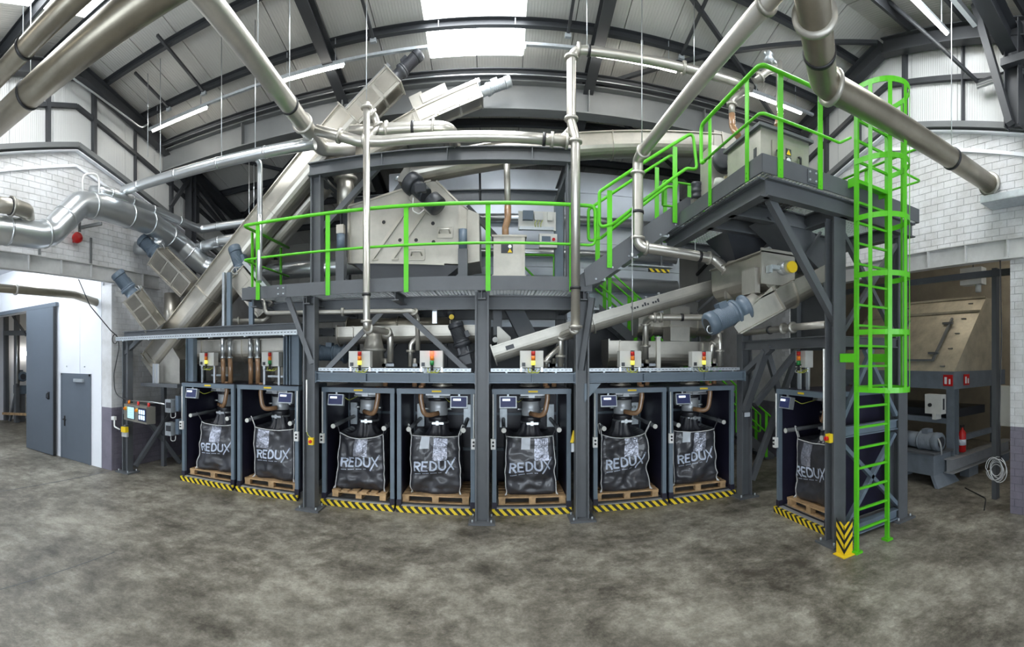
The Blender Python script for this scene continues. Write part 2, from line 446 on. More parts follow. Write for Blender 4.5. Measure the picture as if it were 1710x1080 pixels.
# perforated hanger channels bolted under the purlins
for x, y0, y1 in ((-6.9, 6.9, 8.0), (-5.9, 6.5, 8.0), (-2.2, 6.6, 8.0), (1.25, 6.9, 8.05), (3.4, 6.4, 8.05)):
    h = O('hanger_channel', MB().bar((x, y0, zroof(y0)-.25), (x, y1, zroof(y1)-.25), .05, .05), 'roof_steel', ceiling)
    O('hanger_clip', MB().box((x, y1, zroof(y1)-.29), (.11, .06, .07)), 'galv_rough', ceiling)
# valley girder across the hall behind the plant
g = S('trim_1', MB().ibeam((XL, 9.0, 7.70), (XR, 9.0, 7.70), .56, .30, tw=.02, tf=.03), 'girder_grey')
for x in (-5.5, -3.1, -.6, 1.8, 4.3):
    O('stiffener_plate', MB().bb(x-.01, x+.01, 8.87, 9.13, 7.45, 7.95), 'girder_grey', g)
O('eaves_channel', MB().chan((XL, 8.80, 8.05), (XR, 8.80, 8.05), .14, .08), 'roof_steel', g)
O('cable_pipe', MB().cyl((XL, 8.74, 8.00), (XR, 8.74, 8.00), .018, 8), 'galv', g)
# lattice bracing in the back bay on the left
bb_ = S('trim_2', MB().ibeam((-7.75, 9.9, 0), (-7.75, 9.9, zroof(9.9)-.4), .22, .22, up=Vector((0, 1, 0))), 'roof_steel')
for p, q in ((P(285, 345, X=-7.7), P(322, 290, X=-7.7)), (P(300, 293, X=-7.75), P(392, 400, X=-7.75)), (P(325, 300, X=-7.75), P(395, 395, X=-7.75)), (P(372, 322, Y=13), P(440, 312, Y=13))):
    O('brace', MB().bar(p, q, .09, .09), 'roof_steel', bb_)
O('post', MB().bar(P(328, 300, X=-7.8), P(328, 372, X=-7.8), .12, .12), 'roof_steel', bb_)

# ---- brick gable walls
def YZ(pts, x0, x1):
    return MB().prism([(x0, y, z) for y, z in pts], (x1-x0, 0, 0))
def gable(name, side):
    xw = XL if side < 0 else XR; xo = xw+side*.35
    yo, y1, zl = ((.8, 7.3, 4.55) if side < 0 else (3.45, 9.5, 4.45))
    mb = MB()
    for pts in ([(YS, 0), (yo, 0), (yo, ledge(yo)), (YS, ledge(YS))],
                [(yo, zl), (y1, zl), (y1, ledge(y1)), (RID, ledge(RID)), (yo, ledge(yo))],
                [(y1, 0), (YN, 0), (YN, ledge(YN)), (y1, ledge(y1))]):
        mb.prism([(xw, y, z) for y, z in pts], (xo-xw, 0, 0))
    wall = S(name, mb, 'mortar')
    # bricks of the face
    BL, BH, G = .288, .1275, .010
    unit = MB().box((0, 0, 0), (.02, BL-G, BH-G)); me = None
    cells = []
    row = 0; z = 0.0
    while z < 7.3:
        y = (1.5 if side < 0 else 1.2)+(BL/2 if row % 2 else 0)
        yend = 11.6 if side < 0 else 9.6
        while y < yend:
            a, b = y, y+BL; zc = z+BH/2
            inopen = lambda t: yo < t < y1 and zc < zl+.02
            if inopen(a+.01) and not inopen(b-.01): a = y1
            elif inopen(b-.01) and not inopen(a+.01): b = yo
            if not (inopen((a+b)/2)) and zc+BH/2 < ledge((a+b)/2)-.02 and b-a > .05:
                cells.append(((a+b)/2, zc, b-a))
            y += BL
        z += BH; row += 1
    def score(c):
        yy, zz, _ = c; th = atan2(xw, yy)*1.0; px = AX+FPX*th; r = sqrt(xw*xw+yy*yy); py = HY-FPX*(zz-CAM_H)/r
        vis = -10 < px < 1720 and -10 < py < 1090
        hidden = (side > 0 and yy > 6.3) or (side < 0 and yy > 9.0)
        return (0 if vis and not hidden else (1 if vis else 2), r)
    cells.sort(key=score)
    for i, (y, z, l) in enumerate(cells[:300]):
        if me is None:
            o = O('brick', unit, 'brick', wall); me = o.data
        else: o = O('brick', me, None, wall)
        o.location = (xw-side*(-.0035+random.uniform(.0, .004)), y, z); o.scale = (1, (l-G)/(BL-G), 1)
    rest = MB()
    for y, z, l in cells[300:]: rest.box((xw+side*.0015, y, z), (.02, l-G, BH-G))
    O('brick_rest', rest, 'brick', wall, kind='stuff')
    # cladding panels above the bricks, following the roof
    y = YS
    edges = []
    while y < YN-.01: edges.append(y); y += 1.05
    edges.append(YN); 
    for a, b in zip(edges[:-1], edges[1:]):
        a2, b2 = a+.006, b-.006
        ys = [a2]+([RID] if a2 < RID < b2 else [])+[b2]
        pts = [(t, ledge(t)) for t in ys]+[(t, zroof(t)+.05) for t in reversed(ys)]
        O('wall_panel', MB().prism([(xw-side*.02, y_, z_) for y_, z_ in pts], (side*.15, 0, 0)), 'wall_sheet', wall)
    # ledge, girts and posts
    for dz, w_, h_, m in ((0, .16, .10, 'girder_grey'), (-.10, .10, .03, 'white_paint'), (-.42, .05, .06, 'white_paint'), (.86, .10, .09, 'roof_steel')):
        for a, b in ((YS, RID), (RID, YN)):
            O('ledge_trim' if dz <= 0 else 'girt', MB().bar((xw-side*(w_/2), a, ledge(a)+dz), (xw-side*(w_/2), b, ledge(b)+dz), w_, h_), m, wall)
    for y, pw in (((5.4, .045), (6.65, .045), (7.95, .015), (9.3, .045), (3.9, .045)) if side < 0 else ((3.2, .045), (4.35, .015), (5.68, .045), (6.95, .045), (8.0, .045))):
        O('girt_post', MB().bb(xw-side*.11, xw, y-pw, y+pw, ledge(y), zroof(y)-.1), 'roof_steel', wall)
    # steel lintel over the opening
    l = O('lintel', MB().ibeam((xw-side*.06, yo-.3, zl), (xw-side*.06, y1+1.5, zl), .34, .16), 'lintel_paint', wall)
    y = yo
    while y < y1+1.4:
        sub('stiffener', MB().bb(xw-side*.13, xw-side*.02, y-.012, y+.012, zl-.15, zl+.15), 'lintel_paint', l); y += .82
    return wall
random.seed(3)
wall_left = gable('wall_left', -1)
wall_right = gable('wall_right', 1)
wall_back = S('wall_back', MB().bb(XL-.4, XR+.4, YN, YN+.2, 0, zroof(YN)+.1), 'back_sheet')
wall_front = S('wall_front', MB().bb(XL-.4, XR+.4, YS-.2, YS, 0, zroof(YS)+.1), 'white_paint')
# assumed glazed gates, unseen behind the viewpoint: glowing panes added as frontal fill light
for i, x in enumerate((-5.6, -1.0, 3.6)):
    wd = S('assumed_window_%d' % (i+1), MB().bb(x-1.9, x+1.9, YS, YS+.03, .35, 4.3), 'roof_steel')
    for a in range(3):
        for b in range(4):
            O('assumed_window_pane', MB().bb(x-1.85+a*1.24, x-1.85+a*1.24+1.2, YS+.03, YS+.045, .42+b*.96, .42+b*.96+.9), 'assumed_day_pane', wd)
# portal steel in the near right corner
pr = S('trim_3', MB().ibeam((6.72, 3.25, 6.35), (6.72, 3.25, zroof(3.25)-.3), .26, .2, up=Vector((0, 1, 0))), 'roof_steel')
O('brace', MB().bar(P(1687, 206, X=6.6), P(1629, 8, X=6.6), .12, .12), 'roof_steel', pr)
O('haunch_beam', MB().ibeam((6.72, 3.3, 7.75), (4.6, 3.3, 8.25), .42, .26), 'roof_steel', pr)
O('tie_beam', MB().bar((6.6, 3.4, 7.35), (6.6, -2, 7.35), .12, .12), 'roof_steel', pr)

# ---- side room seen through the opening on the left
WY = 7.25
xo = -11.5
mb = MB().bb(xo, XL-.34, WY, WY+.2, 0, 5.4).bb(-17.4, xo, WY, WY+.2, 4.02, 5.4)
wsr = S('wall_side_room', mb, 'white_paint')
for x0, x1 in ((-11.5, -10.35), (-10.35, -9.2), (-9.2, -8.36)):
    O('wall_panel', MB().bb(x0+.006, x1-.006, WY-.02, WY, .0, 5.3), 'white_paint', wsr)
for x in (-10.9, -10.3, -9.75, -9.0):
    O('bolt', MB().cyl((x, WY-.02, 2.42), (x, WY-.04, 2.42), .018, 8), 'galv_rough', wsr)
S('ceiling_side_room', MB().bb(-17.4, XL-.35, YS, WY+.2, 5.4, 5.5), 'white_paint')
S('wall_side_room_end', MB().bb(-17.6, -17.4, YS, 13.2, 0, 5.5), 'white_paint')
S('wall_corner', MB().bb(XL-.35, XL+.0, WY-.02, WY+.06, 0, 4.36), 'brick')
d = S('door_1', MB().bb(-9.92, -8.80, WY-.055, WY-.02, .01, 2.18), 'door_grey')
O('door_frame', MB().bb(-9.98, -9.92, WY-.06, WY-.02, 0, 2.24).bb(-8.80, -8.74, WY-.06, WY-.02, 0, 2.24).bb(-9.98, -8.74, WY-.06, WY-.02, 2.18, 2.24), 'door_grey', d)
O('door_closer', MB().bb(-9.35, -8.98, WY-.12, WY-.055, 2.03, 2.11), 'galv_rough', d)
O('door_handle', MB().cyl((-9.80, WY-.055, 1.03), (-9.80, WY-.12, 1.03), .02, 8).bar((-9.80, WY-.12, 1.03), (-9.66, WY-.12, 1.03), .02, .02).bb(-9.83, -9.77, WY-.065, WY-.055, .85, 1.12), 'black', d)
d = S('door_2', MB().bb(-11.55, -10.18, WY-.17, WY-.09, .02, 4.02), 'door_grey')
O('door_handle', MB().bb(-10.42, -10.34, WY-.19, WY-.17, 1.52, 1.72).tube([(-10.38, WY-.17, 1.70), (-10.38, WY-.25, 1.66), (-10.38, WY-.25, 1.56), (-10.38, WY-.17, 1.52)], .014, 8), 'black', d)
O('door_edge', MB().bb(-10.18, -10.15, WY-.17, WY-.09, .02, 4.02), 'black', d)
O('track', MB().bb(-17, -10.1, WY-.14, WY-.04, 4.03, 4.14), 'door_grey', d)

# ---- right bay behind the opening
S('wall_right_bay', MB().bb(13.0, 13.2, YS, 15, 0, 6.2), 'tan_wall')
S('ceiling_right_bay', MB().bb(XR+.3, 13.2, YS, 15, 6.2, 6.3), 'tan_wall')
S('wall_right_bay_end', MB().bb(XR+.35, 13.2, 14.8, 15, 0, 6.2), 'tan_wall')
# ---- dim room behind the tall sliding door on the left
S('wall_store_back', MB().bb(-17.6, XL-.35, 13, 13.2, 0, 5.5), 'tan_wall')
S('ceiling_store', MB().bb(-17.6, XL-.35, WY+.2, 13.2, 5.4, 5.5), 'tan_wall')

# ---- LED battens on their rails
def led(x0, x1, y, z, label, rail=True):
    t = T('led_batten', label, 'light', ((x0+x1)/2, y, z), group='linear lights under the roof')
    O('housing', MB().bb(x0-.04, x1+.04, y-.035, y+.035, z+.015, z+.06), 'galv_rough', t)
    O('diffuser', MB().tube([(x0, y, z), (x1, y, z)], .032, 10), 'led', t)
    for x in (x0+.15, x1-.15):
        zt = zroof(y)-.02
        O('hanger_chain', MB().bar((x, y, z+.06), (x, y, zt), .012, .012), 'galv_rough', t)
    return t
for i, (a, b) in enumerate(((-7.47, -5.89), (-4.10, -2.80), (-1.18, .47), (1.65, 3.3), (4.94, 6.25))):
    led(a, b, 8.07, 8.05, ('lit linear lamp nearest the left gable wall', 'lit linear lamp left of the skylight, right of the leftmost one', 'linear lamp washed out beneath the bright skylight',
        'thin linear lamp under the horizontal white pipe right of skylight', 'lit linear lamp above the upper green railing')[i])
rl = O('lamp_rail', MB().bb(-7.6, 6.6, 8.04, 8.10, 8.10, 8.15), 'galv_rough', label='long galvanised rail carrying the linear lamps', cat='rail')
for i, (a, b) in enumerate(((-7.3, -5.7), (-4.1, -2.5), (-1.0, .6), (2.0, 3.6), (5.0, 6.35))):
    led(a, b, 4.30, 8.02, 'lit linear lamp at top right near the gable corner' if i == 4 else ('first', 'second', 'third', 'fourth')[i]+' linear lamp from the left in the row overhead, outside the picture')
for y in (.6, -3.0):  # unseen rows put in as fill light for the plant front
    for i, a in enumerate((-7.0, -3.6, -.2, 3.2)):
        led(a, a+1.6, y, 7.0 if y > 0 else 6.1, ('first', 'second', 'third', 'fourth')[i]+' linear lamp from the left in the '+('nearer' if y > 0 else 'farther')+' unseen fill row behind the viewpoint')
# ceiling lamps of the side rooms
t = T('led_batten', 'assumed linear lamp under the side room ceiling', 'light', (-11.5, 4.5, 5.3)); O('housing', MB().bb(-13, -9.5, 4.4, 4.6, 5.31, 5.38), 'galv_rough', t); O('diffuser', MB().tube([(-13, 4.5, 5.27), (-9.5, 4.5, 5.27)], .035, 10), 'led_cool', t)
for i, (lx, ly) in enumerate(((8.6, 3.2), (8.6, 6.8), (10.9, 4.4))):  # hidden above the lintel, added to brighten the right bay
    t = T('led_batten', ('near', 'far', 'rear')[i]+' added unseen lamp brightening the right bay from its ceiling', 'light', (lx, ly, 6.1)); O('housing', MB().bb(lx-.05, lx+.05, ly-.9, ly+.9, 6.12, 6.18), 'galv_rough', t); O('diffuser', MB().tube([(lx, ly-.85, 6.08), (lx, ly+.85, 6.08)], .035, 10), 'led', t)
t = T('led_batten', 'assumed linear lamp under the store room ceiling', 'light', (-14, 10.5, 5.3)); O('housing', MB().bb(-15, -13, 10.4, 10.6, 5.31, 5.38), 'galv_rough', t); O('diffuser', MB().tube([(-15, 10.5, 5.27), (-13, 10.5, 5.27)], .035, 10), 'led', t)
for i, yy in enumerate((1.0, 3.0, 6.2)):  # unseen lamps added to make the side room wall whiter
    t = T('led_batten', ('first', 'second', 'third')[i]+' added unseen lamp brightening the side room from its ceiling', 'light', (-10.5, yy, 5.3)); O('housing', MB().bb(-12, -8.9, yy-.06, yy+.06, 5.31, 5.38), 'galv_rough', t); O('diffuser', MB().tube([(-12, yy, 5.27), (-8.9, yy, 5.27)], .035, 10), 'led_cool', t)
t = T('work_lamp', 'small bright round lamp glowing in the store room', 'light', P(42, 590, Y=10.5)); O('bulb', MB().lathe(P(42, 590, Y=10.5), (0, -1, 0), [(.06, -.06), (.12, 0), (.12, .05), (.05, .08)], 12), 'led', t); O('bracket', MB().bar(P(42, 590, Y=10.5), P(42, 590, Y=10.5)+V(0, 2.5, .1), .05, .05), 'black', t)
# ================================================================== FILLING BOOTHS (local: front centre at origin, depth +y)
BW, BD, BHt = 1.34, 1.45, 2.10
def make_booth(m, name='filling_booth'):
    """m=-1: read-out on the left, hose on the right; m=+1 mirrored"""
    t = T(name, 'booth', 'filling booth')
    L = lambda n, mb, mt: O(n, mb, mt, t, world=False)
    hw = BW/2
    for sx in (-1, 1):
        x = sx*(hw-.04)
        for y in (.04, BD-.04):
            p = L('post', MB().bb(x-.035, x+.035, y-.035, y+.035, .10, BHt-.05), 'frame_blue')
            if y < .1: sub('post_foot', MB().bb(x-.042, x+.042, y-.042, y+.042, .02, .20), 'navy_side', p)
        L('top_rail', MB().bb(x-.035, x+.035, .04, BD-.04, BHt-.075, BHt), 'frame_blue')
        L('side_panel', MB().bb(x-.012, x+.012, .075, BD-.07, .11, BHt-.07), 'navy_side')
    L('front_beam', MB().bb(-hw, hw, .0, .075, BHt-.085, BHt), 'frame_blue')
    L('rear_beam', MB().bb(-hw, hw, BD-.075, BD, BHt-.085, BHt), 'frame_blue')
    L('rear_panel', MB().bb(-hw+.07, hw-.07, BD-.03, BD-.01, .11, BHt-.08), 'navy')
    L('cover_plate', MB().bb(-hw+.02, hw-.02, .06, BD-.02, BHt-.012, BHt+.006), 'navy')
    L('base_plate', MB().bb(-hw+.01, hw-.01, .0, BD, .0, .105), 'base_plate')
    L('hazard_kerb', MB().bb(-hw, hw, -.055, .0, .0, .095), 'hazard')
    L('cross_bar', MB().bb(-hw+.08, hw-.08, BD-.08, BD-.03, .80, .86), 'frame_blue')
    L('cross_bar', MB().bb(-hw+.08, hw-.08, BD-.08, BD-.03, 1.50, 1.55), 'frame_blue')
    for sx in (-1, 1):
        b = L('fork_bracket', MB().bb(sx*.46-.07, sx*.46+.07, BD-.2, BD-.08, 1.28, 1.72), 'galv_rough')
        a = L('fork_arm', MB().cyl((sx*.46, BD-.1, 1.44), (sx*.47, .06, 1.40), .036, 14), 'steel')
        sub('end_cap', MB().cyl((sx*.47, .06, 1.40), (sx*.47, .045, 1.40), .042, 14), 'box_grey', a)
    # spout
    c = V(.03*-m, .66, 0)
    sp = L('filling_spout', MB().lathe(c, (0, 0, 1), [(.15, 1.57), (.17, 1.60), (.17, 1.70), (.165, 1.71), (.165, 1.84), (.175, 1.85), (.175, 1.92), (.16, 1.925), (.16, 2.02), (.2, 2.025), (.2, 2.09)], 24), 'spout_grey')
    sub('sealing_band', MB().lathe(c, (0, 0, 1), [(.172, 1.845), (.188, 1.85), (.188, 1.905), (.172, 1.91)], 24), 'rubber', sp)
    sub('flange', MB().lathe(c, (0, 0, 1), [(.16, 1.955), (.205, 1.955), (.205, 1.985), (.16, 1.985)], 24), 'spout_grey', sp)
    L('inflation_sleeve', MB().lathe(c, (0, 0, 1), [(.14, 1.36), (.165, 1.39), (.16, 1.43), (.18, 1.46), (.172, 1.49), (.19, 1.53), (.18, 1.57), (.15, 1.60)], 24), 'rubber')
    cr = L('clamp_ring', MB().lathe(c, (0, 0, 1), [(.17, 1.44), (.19, 1.445), (.19, 1.475), (.17, 1.48)], 24), 'galv')
    sub('clamp_latch', MB().bb(c.x-.09, c.x+.12, c.y-.235, c.y-.20, 1.44, 1.48).bb(c.x-.02, c.x+.03, c.y-.24, c.y-.2, 1.425, 1.50), 'galv', cr)
    L('actuator', MB().bb(c.x-.20, c.x+.24, c.y-.25, c.y-.21, 1.955, 1.985).cyl((c.x-.22, c.y-.23, 1.93), (c.x+.26, c.y-.23, 1.93), .018, 8).bb(c.x-.06, c.x+.05, c.y-.27, c.y-.19, 1.92, 2.02), 'spout_grey')
    for sx in (-1, 1): L('bolt', MB().cyl((c.x+sx*.17, c.y-.02, 1.70), (c.x+sx*.25, c.y-.05, 1.70), .02, 8), 'galv')
    # dust hose
    h = fillet([V(-m*.29, .30, 2.14), V(-m*.30, .30, 1.92), V(-m*.24, .28, 1.60), V(-m*.0, .44, 1.64)], .26, 8)
    L('dust_hose', MB().tube(h, .046, 12), 'hose')
    # read-out
    dx = m*.40
    R = Matrix.Rotation(radians(-12), 3, 'X')
    d = L('read_out', MB().box((dx, .03, 1.875), (.29, .09, .20), R), 'galv_rough')
    sub('display_face', MB().box((dx, -.018, 1.885), (.255, .006, .165), R), 'screen_blue', d)
    sub('display_digits', MB().box((dx-.03, -.030, 1.925), (.13, .006, .036), R), 'screen_white', d)
    sub('keypad', MB().box((dx-.05, -.016, 1.845), (.07, .006, .05), R).box((dx+.06, -.016, 1.85), (.03, .006, .03), R).box((dx+.10, -.016, 1.87), (.02, .006, .02), R), 'cable_grey', d)
    sub('label_strip', MB().box((dx-.01, -.008, 1.802), (.10, .006, .016), R), 'yellow', d)
    L('read_out_bracket', MB().bar((dx, .05, 1.97), (dx, .05, 2.03), .03, .03).bar((dx+.1*-m*0, .05, 2.03), (dx, .05, 2.03), .02, .02), 'galv_rough')
    # switch box and conduit on the post
    x = m*(hw-.02)
    L('conduit', MB().cyl((x, -.015, 1.28), (x, -.015, 2.02), .013, 8), 'white_plastic')
    s = L('switch_box', MB().bb(x-.04, x+.04, -.06, .0, 1.10, 1.27), 'white_plastic')
    sub('push_button', MB().cyl((x, -.06, 1.22), (x, -.075, 1.22), .018, 10).cyl((x, -.06, 1.16), (x, -.075, 1.16), .018, 10), 'black', s)
    L('sticker', MB().bb(-.06, .10, -.004, .0, 2.045, 2.075), 'yellow')
    L('cable', MB().tube(fillet([V(dx-m*.1, .06, 1.95), V(dx-m*.18, .2, 1.86), V(dx-m*.3, .45, 1.93)], .1), .006, 6), 'cable_yellow')
    # cables along the rear corner
    L('seal_lip', MB().bb(-hw+.075, hw-.075, .075, .09, .11, .13), 'black')
    return t
bA = make_booth(-1); bB = make_booth(1)
FY = 7.73
BOOTHS = [(-5.63, FY, 0, -1), (-4.22, FY, 0, 1), (-2.42, FY, 0, -1), (-1.04, FY, 0, 1), (.585, FY, 0, -1), (2.31, FY, 0, -1), (3.70, FY, 0, -1), (4.50, 5.83, -pi/2, -1)]
BL_ = ['leftmost blue-grey bag filling booth beside the control panel', 'second filling booth from the left, against the first tall column', 'third filling booth from the left, under the V-shaped braces',
       'fourth filling booth, left of the central steel column', 'fifth filling booth, between the central column and the next one', 'sixth filling booth, right of the third tall column',
       'seventh filling booth at the right end of the long row', 'filling booth turned sideways beside the green ladder']
done = {}
for i, (x, y, rz, m) in enumerate(BOOTHS):
    pr_ = bA if m < 0 else bB
    if m not in done:
        done[m] = 1; pr_.location = (x, y, 0); pr_.rotation_euler = (0, 0, rz); pr_['label'] = BL_[i]; pr_['group'] = 'bag filling booths'
    else: dup(pr_, (x, y, 0), rz, BL_[i], 'bag filling booths')

# ------------------------------------------------------------------ pallets
def make_pallet():
    t = T('pallet', 'pallet', 'pallet')
    W, D = 1.16, 1.0
    bw = .125
    for k in range(6):
        y = -D/2+bw/2+k*(D-bw)/5
        O('deck_board', MB().bb(-W/2, W/2, y-bw/2, y+bw/2, .122, .144), 'wood', t, world=False)
    for x in (-W/2+.06, 0, W/2-.06):
        O('stringer_board', MB().bb(x-.06, x+.06, -D/2, D/2, .100, .122), 'wood', t, world=False)
        for y in (-D/2+.06, 0, D/2-.06):
            O('block', MB().bb(x-.055, x+.055, y-.055, y+.055, .022, .100), 'wood', t, world=False)
    for y in (-D/2+.06, 0, D/2-.06):
        O('bottom_board', MB().bb(-W/2, W/2, y-.05, y+.05, 0, .022), 'wood', t, world=False)
    return t
pal = make_pallet()
PT = [(.02, .64, .06), (.0, .64, .03), (0, .66, pi/2), (-.02, .64, 0), (.02, .64, 0), (0, .64, -.05), (0, .66, -.04), (.03, .64, 0)]
PL = ['dark worn wooden pallet in the leftmost booth', 'wooden pallet in the second booth from the left', 'wooden pallet with boards running front to back, third booth', 'wooden pallet in the booth left of the central column',
      'wooden pallet in the booth right of the central column', 'wooden pallet in the sixth booth, right of the third column', 'wooden pallet in the last booth of the long row', 'wooden pallet in the sideways booth by the ladder']
def in_booth(i, lx, ly, lz=0):
    x, y, rz, m = BOOTHS[i]; c, s = cos(rz), sin(rz)
    return V(x+lx*c-ly*s, y+lx*s+ly*c, lz)
for i, (lx, ly, a) in enumerate(PT):
    p = in_booth(i, lx, ly, .107); rz = BOOTHS[i][2]+a
    if i == 0: pal.location = p; pal.rotation_euler = (0, 0, rz); pal['label'] = PL[0]; pal['group'] = 'pallets under the bags'
    else: dup(pal, p, rz, PL[i], 'pallets under the bags')

# ------------------------------------------------------------------ bulk bags
# letter strokes in a unit cell (polyline lists, width fraction given)
LET = {'R': [[(0, 0), (0, 1)], [(0, .93), (.30, .93), (.48, .80), (.48, .66), (.30, .52), (0, .52)], [(.24, .52), (.52, 0)]],
       'E': [[(0, 0), (0, 1)], [(0, .94), (.48, .94)], [(0, .52), (.42, .52)], [(0, .06), (.48, .06)]],
       'D': [[(0, 0), (0, 1)], [(0, .94), (.24, .94), (.48, .76), (.54, .5), (.48, .24), (.24, .06), (0, .06)]],
       'U': [[(0, 1), (0, .28), (.12, .08), (.28, .04), (.44, .08), (.56, .28), (.56, 1)]],
       'X': [[(.0, .98), (.56, .02)], [(.66, 1.12), (.30, .46), (-.14, -.42)]]}
def make_bag(i, seed, W=.86, H=1.02, lean=0.0, crease=1.0, paper=True, sag=0.0, foilx=.16):
    rnd = random.Random(seed); off = V(seed*3.7, seed*1.3, seed*.9)
    D = .84
    t = T('bulk_bag', 'bag', 'bulk bag')
    a1, a2, a3 = rnd.uniform(-.3, .3), rnd.uniform(.2, .45), rnd.uniform(-.5, .5)
    def deform(x, y, z, o=0.0):
        """woven bag wall: belly, soft folds, one diagonal crease"""
        v = z/H
        n = noise.noise(V(x*2.2, y*2.2, z*2.0)+off)*.055+noise.noise(V(x*6, y*6, z*4.5)+off)*.020
        n += crease*.055*(noise.noise(V(x*1.3+z*1.6, y, (z-x*.7)*3.0)+off*1.7))*max(0, 1-v*1.05)*1.6
        n += crease*(.020 if v < .55 else .010)*(1-3.2*abs(noise.noise(V(x*3.0+z*1.1, y*1.5, z*3.4-x*1.2)+off*2.3)))+crease*.012*(1-3.2*abs(noise.noise(V(x*5.5-z*2.6, y*2, z*5+x*2)+off*.7)))
        fold = abs((x-a1*.4)-(z/H-a2)*a3)*7
        n -= crease*.035*math.exp(-fold*fold)*max(0, (.65-v))
        n += crease*.04*math.exp(-((v-.16)/.07)**2)*(.6+.5*noise.noise(V(x*3, 2, seed)))
        r = sqrt(x*x+y*y)+1e-6
        belly = 1+.035*sin(pi*min(1, v*1.1))-.03*v
        nx, ny = x/r, y/r
        return V(x*belly+nx*(n*.5+o)+lean*v, y*belly+ny*(n+o), z-sag*max(0, v-.8)*(1-min(1, abs(x)/(W/2))**2)*1.0)
    e = 11.0; g = .5**(1/e); ns = 28
    ring = []
    for k in range(4):
        for q in range(ns):
            u = g*(2*q/ns-1); o_ = (1-abs(u)**e)**(1/e)
            ring.append(((u*W/2, -o_*D/2), (o_*W/2, u*D/2), (-u*W/2, o_*D/2), (-o_*W/2, -u*D/2))[k])
    n, m = 4*ns, 40
    vs = []; fs = []
    for j in range(m+1):
        z = H*j/m; k = 1.0-.10*max(0, 1-j/2.0)
        for q in range(n):
            x, y = ring[q]; vs.append(deform(x*k, y*k, z))
    fs += [(j*n+q, j*n+(q+1) % n, (j+1)*n+(q+1) % n, (j+1)*n+q) for j in range(m) for q in range(n)]
    fs.append([q for q in range(n)][::-1])
    mb = MB().add(vs, fs, True)
    body = O('body', mb, 'bag', t, world=False)
    # gathered top running up to the filling sleeve
    top = []; mm = 9
    for j in range(mm+1):
        s_ = j/mm; zz = H
        for q in range(n):
            x, y = ring[q]; a = atan2(y, x); p = deform(x, y, H)
            r = .15+.012*sin(a*9+seed)
            tx, ty = .0+r*cos(a), .0+r*sin(a)
            f = s_**.8; wr = .012*sin(a*14+seed*2)*sin(pi*s_)
            top.append(V(p.x*(1-f)+tx*f, p.y*(1-f)+ty*f, p.z+(H+.19-p.z)*f**10-.05*sin(pi*min(1, f*1.02))*(1-f**6)+wr))
    O('gathered_top', MB().add(top, [(j*n+q, j*n+(q+1) % n, (j+1)*n+(q+1) % n, (j+1)*n+q) for j in range(mm) for q in range(n)], True), 'bag', t, world=False)
    def fy(x): return -D/2*(max(0, 1-abs(2*x/W)**e))**(1/e)
    def front(x, z, o=.006): return deform(x, fy(x), z, o)
    # pale seam tapes along the edges
    for sx in (-1, 1):
        x = sx*W/2*.965
        O('seam_tape', MB().tube([front(x, H*k/26, .008)+V(0, 0, 0) for k in range(27)], .0085, 6), 'bag_seam', t, world=False)
    O('seam_tape', MB().tube([front(-W/2*.965+W*.965*k/30, H-.004, .008) for k in range(31)], .0085, 6), 'bag_seam', t, world=False)
    for sx in (-1, 1):
        x = sx*W/2*.965; a = front(x, H)
        O('lifting_loop', MB().tube(fillet([a+V(0, 0, -.06), a+V(sx*.01, 0, .02), V(sx*.47, a.y-.03, 1.42-.252+.05), V(sx*.50, a.y+.03, 1.42-.252+.02), a+V(sx*.03, .05, .0)], .05), .010, 6), 'bag_seam' if i % 2 else 'bag', t, world=False)
        O('corner_tie', MB().tube([front(x, .05), front(x, .02)+V(sx*.02, -.02, -.005), front(x, .01)+V(sx*.03, -.03, -.006)], .012, 6), 'bag_seam', t, world=False)
    # print
    def strip(mb, pts, wd, o=.013):
        P2 = []
        for (x0, z0), (x1, z1) in zip(pts[:-1], pts[1:]):
            l = max(2, int(sqrt((x1-x0)**2+(z1-z0)**2)/.018)+1)
            for k in range(l): P2.append((x0+(x1-x0)*k/l, z0+(z1-z0)*k/l))
        P2.append(pts[-1])
        vv = []
        for k, (x, z) in enumerate(P2):
            a = P2[max(0, k-1)]; b = P2[min(len(P2)-1, k+1)]; dx, dz = b[0]-a[0], b[1]-a[1]; l = sqrt(dx*dx+dz*dz) or 1
            nx, nz = -dz/l*wd/2, dx/l*wd/2
            for s_ in (-1, 0, 1): vv.append(front(x+nx*s_, z+nz*s_, o))
        mb.add(vv, [(k*3+s_, (k+1)*3+s_, (k+1)*3+s_+1, k*3+s_+1) for k in range(len(P2)-1) for s_ in (0, 1)], True)
    pr = MB(); lh = .165; x = -.33; base = .40
    til = rnd.uniform(.02, .12)
    for ch in 'REDUX':
        for st in LET[ch]:
            strip(pr, [(x+a*.185, base+b*lh+til*(x+.3)) for a, b in st], .030 if ch != 'X' else .024)
        x += .130 if ch in 'RE' else .138
    strip(pr, [(x-.005+.012*cos(a*.9), base+lh*1.18+til*.6+.012*sin(a*.9)) for a in range(8)], .006)
    O('print', pr, 'bag_print', t, world=False)
    sl = MB()
    for k in range(17):
        if k % 5 != 4: strip(sl, [(-.33+k*.026, base-.045+til*(-.33+k*.026+.3)), (-.33+k*.026+.02, base-.045+til*(-.33+k*.026+.32))], .012)
    O('print_line', sl, 'bag_print', t, world=False)
